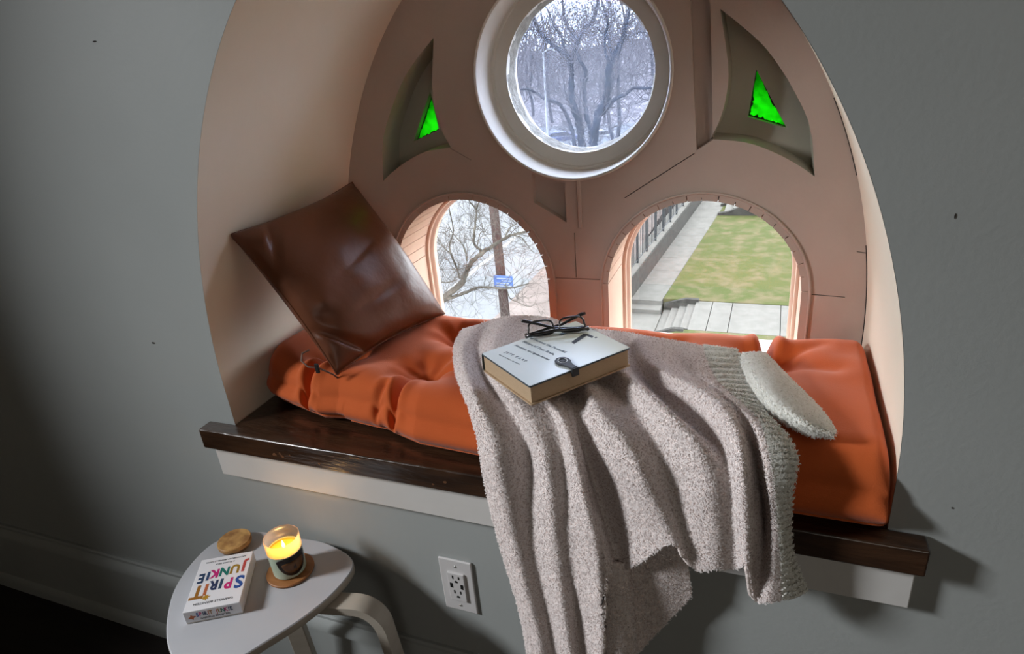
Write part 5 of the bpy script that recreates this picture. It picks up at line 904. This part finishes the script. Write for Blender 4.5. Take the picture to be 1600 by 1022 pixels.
# brushwood under the trees
mb = MB(); rb = random.Random(9); seeds = []
for _ in range(130):
    y = rb.uniform(36, 75); x = min(-9.5, .487 + rb.uniform(-.48, -.10) * (y + 1)); a = rb.uniform(0, 6.28); seeds.append(((x, y, gz(x, y)), (math.cos(a) * .6, math.sin(a) * .6, 1), rb.uniform(.7, 1.4), .02))
twigs(mb, seeds, rb, 3, 6, 1.9, .018, 1.0, 3, .1); o = mb.build('brushwood', M['twig_far']); tag(o, 'tangled grey brushwood under the woodland trees', 'brushwood', kind='stuff')
mb = MB(); rb = random.Random(19); seeds = []
for _ in range(1000):
    y = 96 + 90 * rb.random() ** 1.3; x = .487 + rb.uniform(-.60, 0.35) * (y + 1); seeds.append(((x, y, gz(x, y) - .3), (rb.gauss(0, .12), rb.gauss(0, .12), 1), rb.uniform(.6, 1.5), .07 * y / 90))
twigs(mb, seeds, rb, 2, 6, 6.0, .09, .7, 3, .1); o = mb.build('distant_woods', M['twig_far']); tag(o, 'distant purple grey woods covering the far hillside', 'woods', kind='stuff')
# utility pole with a blue sign
up_ = thing('utility_pole', 'weathered brown utility pole carrying a blue sign', 'utility pole', (-7.9, 18.0, G - .3))
mb = MB(); mb.tube([(0.05, 0, 0), (0.0, 0, 5), (-0.05, 0, 9.5)], [.165, .15, .135], 14); mb.build('shaft', M['pole'], up_, smooth=True)
sg = thing('street_sign', 'blue and white sign fixed to the utility pole', 'sign', (-7.72, 17.80, G + 1.66))
mb = MB(); mb.box(-.34, .34, -.015, .015, -.21, .21); sp = bevel(mb.build('panel', M['sign_blue'], sg), 0.01)
for x0, x1, z in ((-.22, .28, .11), (-.05, .3, .03), (-.25, .2, -.06), (-.3, .3, -.15)):
    mb = MB(); mb.box(x0, x1, -.02, -.014, z - .018, z + .018); mb.build('stripe', M['sign_white'], sp)
# light post
lp = thing('light_post', 'thin white lamp post among the trees in the round window', 'lamp post', (-8.3, 25.0, G - .5))
mb = MB(); mb.tube([(-.02, 0, 0), (0.0, 0, 4), (0.05, 0, 8.9)], [.06, .05, .035], 10); mb.build('post', M['white_metal'], lp, smooth=True)
mb = MB(); mb.tube([(0.05, 0, 8.88), (0.3, 0, 9.0), (.75, 0, 8.98)], .025, 8); mb.build('arm', M['white_metal'], lp, smooth=True)
mb = MB(); mb.box(.65, 1.05, -.09, .09, 8.92, 9.02); bevel(mb.build('lamp_head', M['white_metal'], lp), .03)
# parked cars
def car(loc, rot, paint, label):
    t = thing('parked_car', label, 'car', loc, 'cars parked beyond the trees'); t.rotation_euler = (0, 0, rot)
    pr = [(-2.2, .35), (-2.25, .75), (-1.9, .92), (-1.35, .98), (-.75, 1.42), (.75, 1.45), (1.5, 1.0), (2.1, .9), (2.2, .6), (2.15, .33)]; n = len(pr)
    mb = MB(); mb.add([(x, y * (1 if z < 1.1 else .82), z) for y in (-.85, .85) for x, z in pr], [tuple(range(n)), tuple(range(n, 2 * n))[::-1]] + [(i, (i + 1) % n, n + (i + 1) % n, n + i) for i in range(n)])
    bevel(mb.build('body', paint, t), .08, 3)
    for y in (-.80, .80):
        mb = MB(); mb.add([(x, y * k, z) for k in (.98, 1.03) for x, z in ((-1.15, 1.0), (-.7, 1.36), (.7, 1.38), (1.25, 1.02))], [(0, 1, 2, 3), (7, 6, 5, 4), (0, 4, 5, 1), (1, 5, 6, 2), (2, 6, 7, 3), (3, 7, 4, 0)]); mb.build('side_window', M['car_glass'], t)
    for x in (-1.35, 1.35):
        for y in (-.78, .78):
            mb = MB(); mb.lathe([(.0001, -.1), (.3, -.1), (.33, -.06), (.33, .06), (.3, .1), (.0001, .1)], 24, 'y', (x, y, .33)); mb.build('wheel', M['tyre'], t, auto=.7)
car((-19.2, 60.5, gz(-19, 60)), 0.4, M['car_blue'], 'blue car parked behind the forked tree')
car((-15.3, 62.0, gz(-15, 62)), 0.2, M['car_white'], 'white car parked beyond the leaning tree')
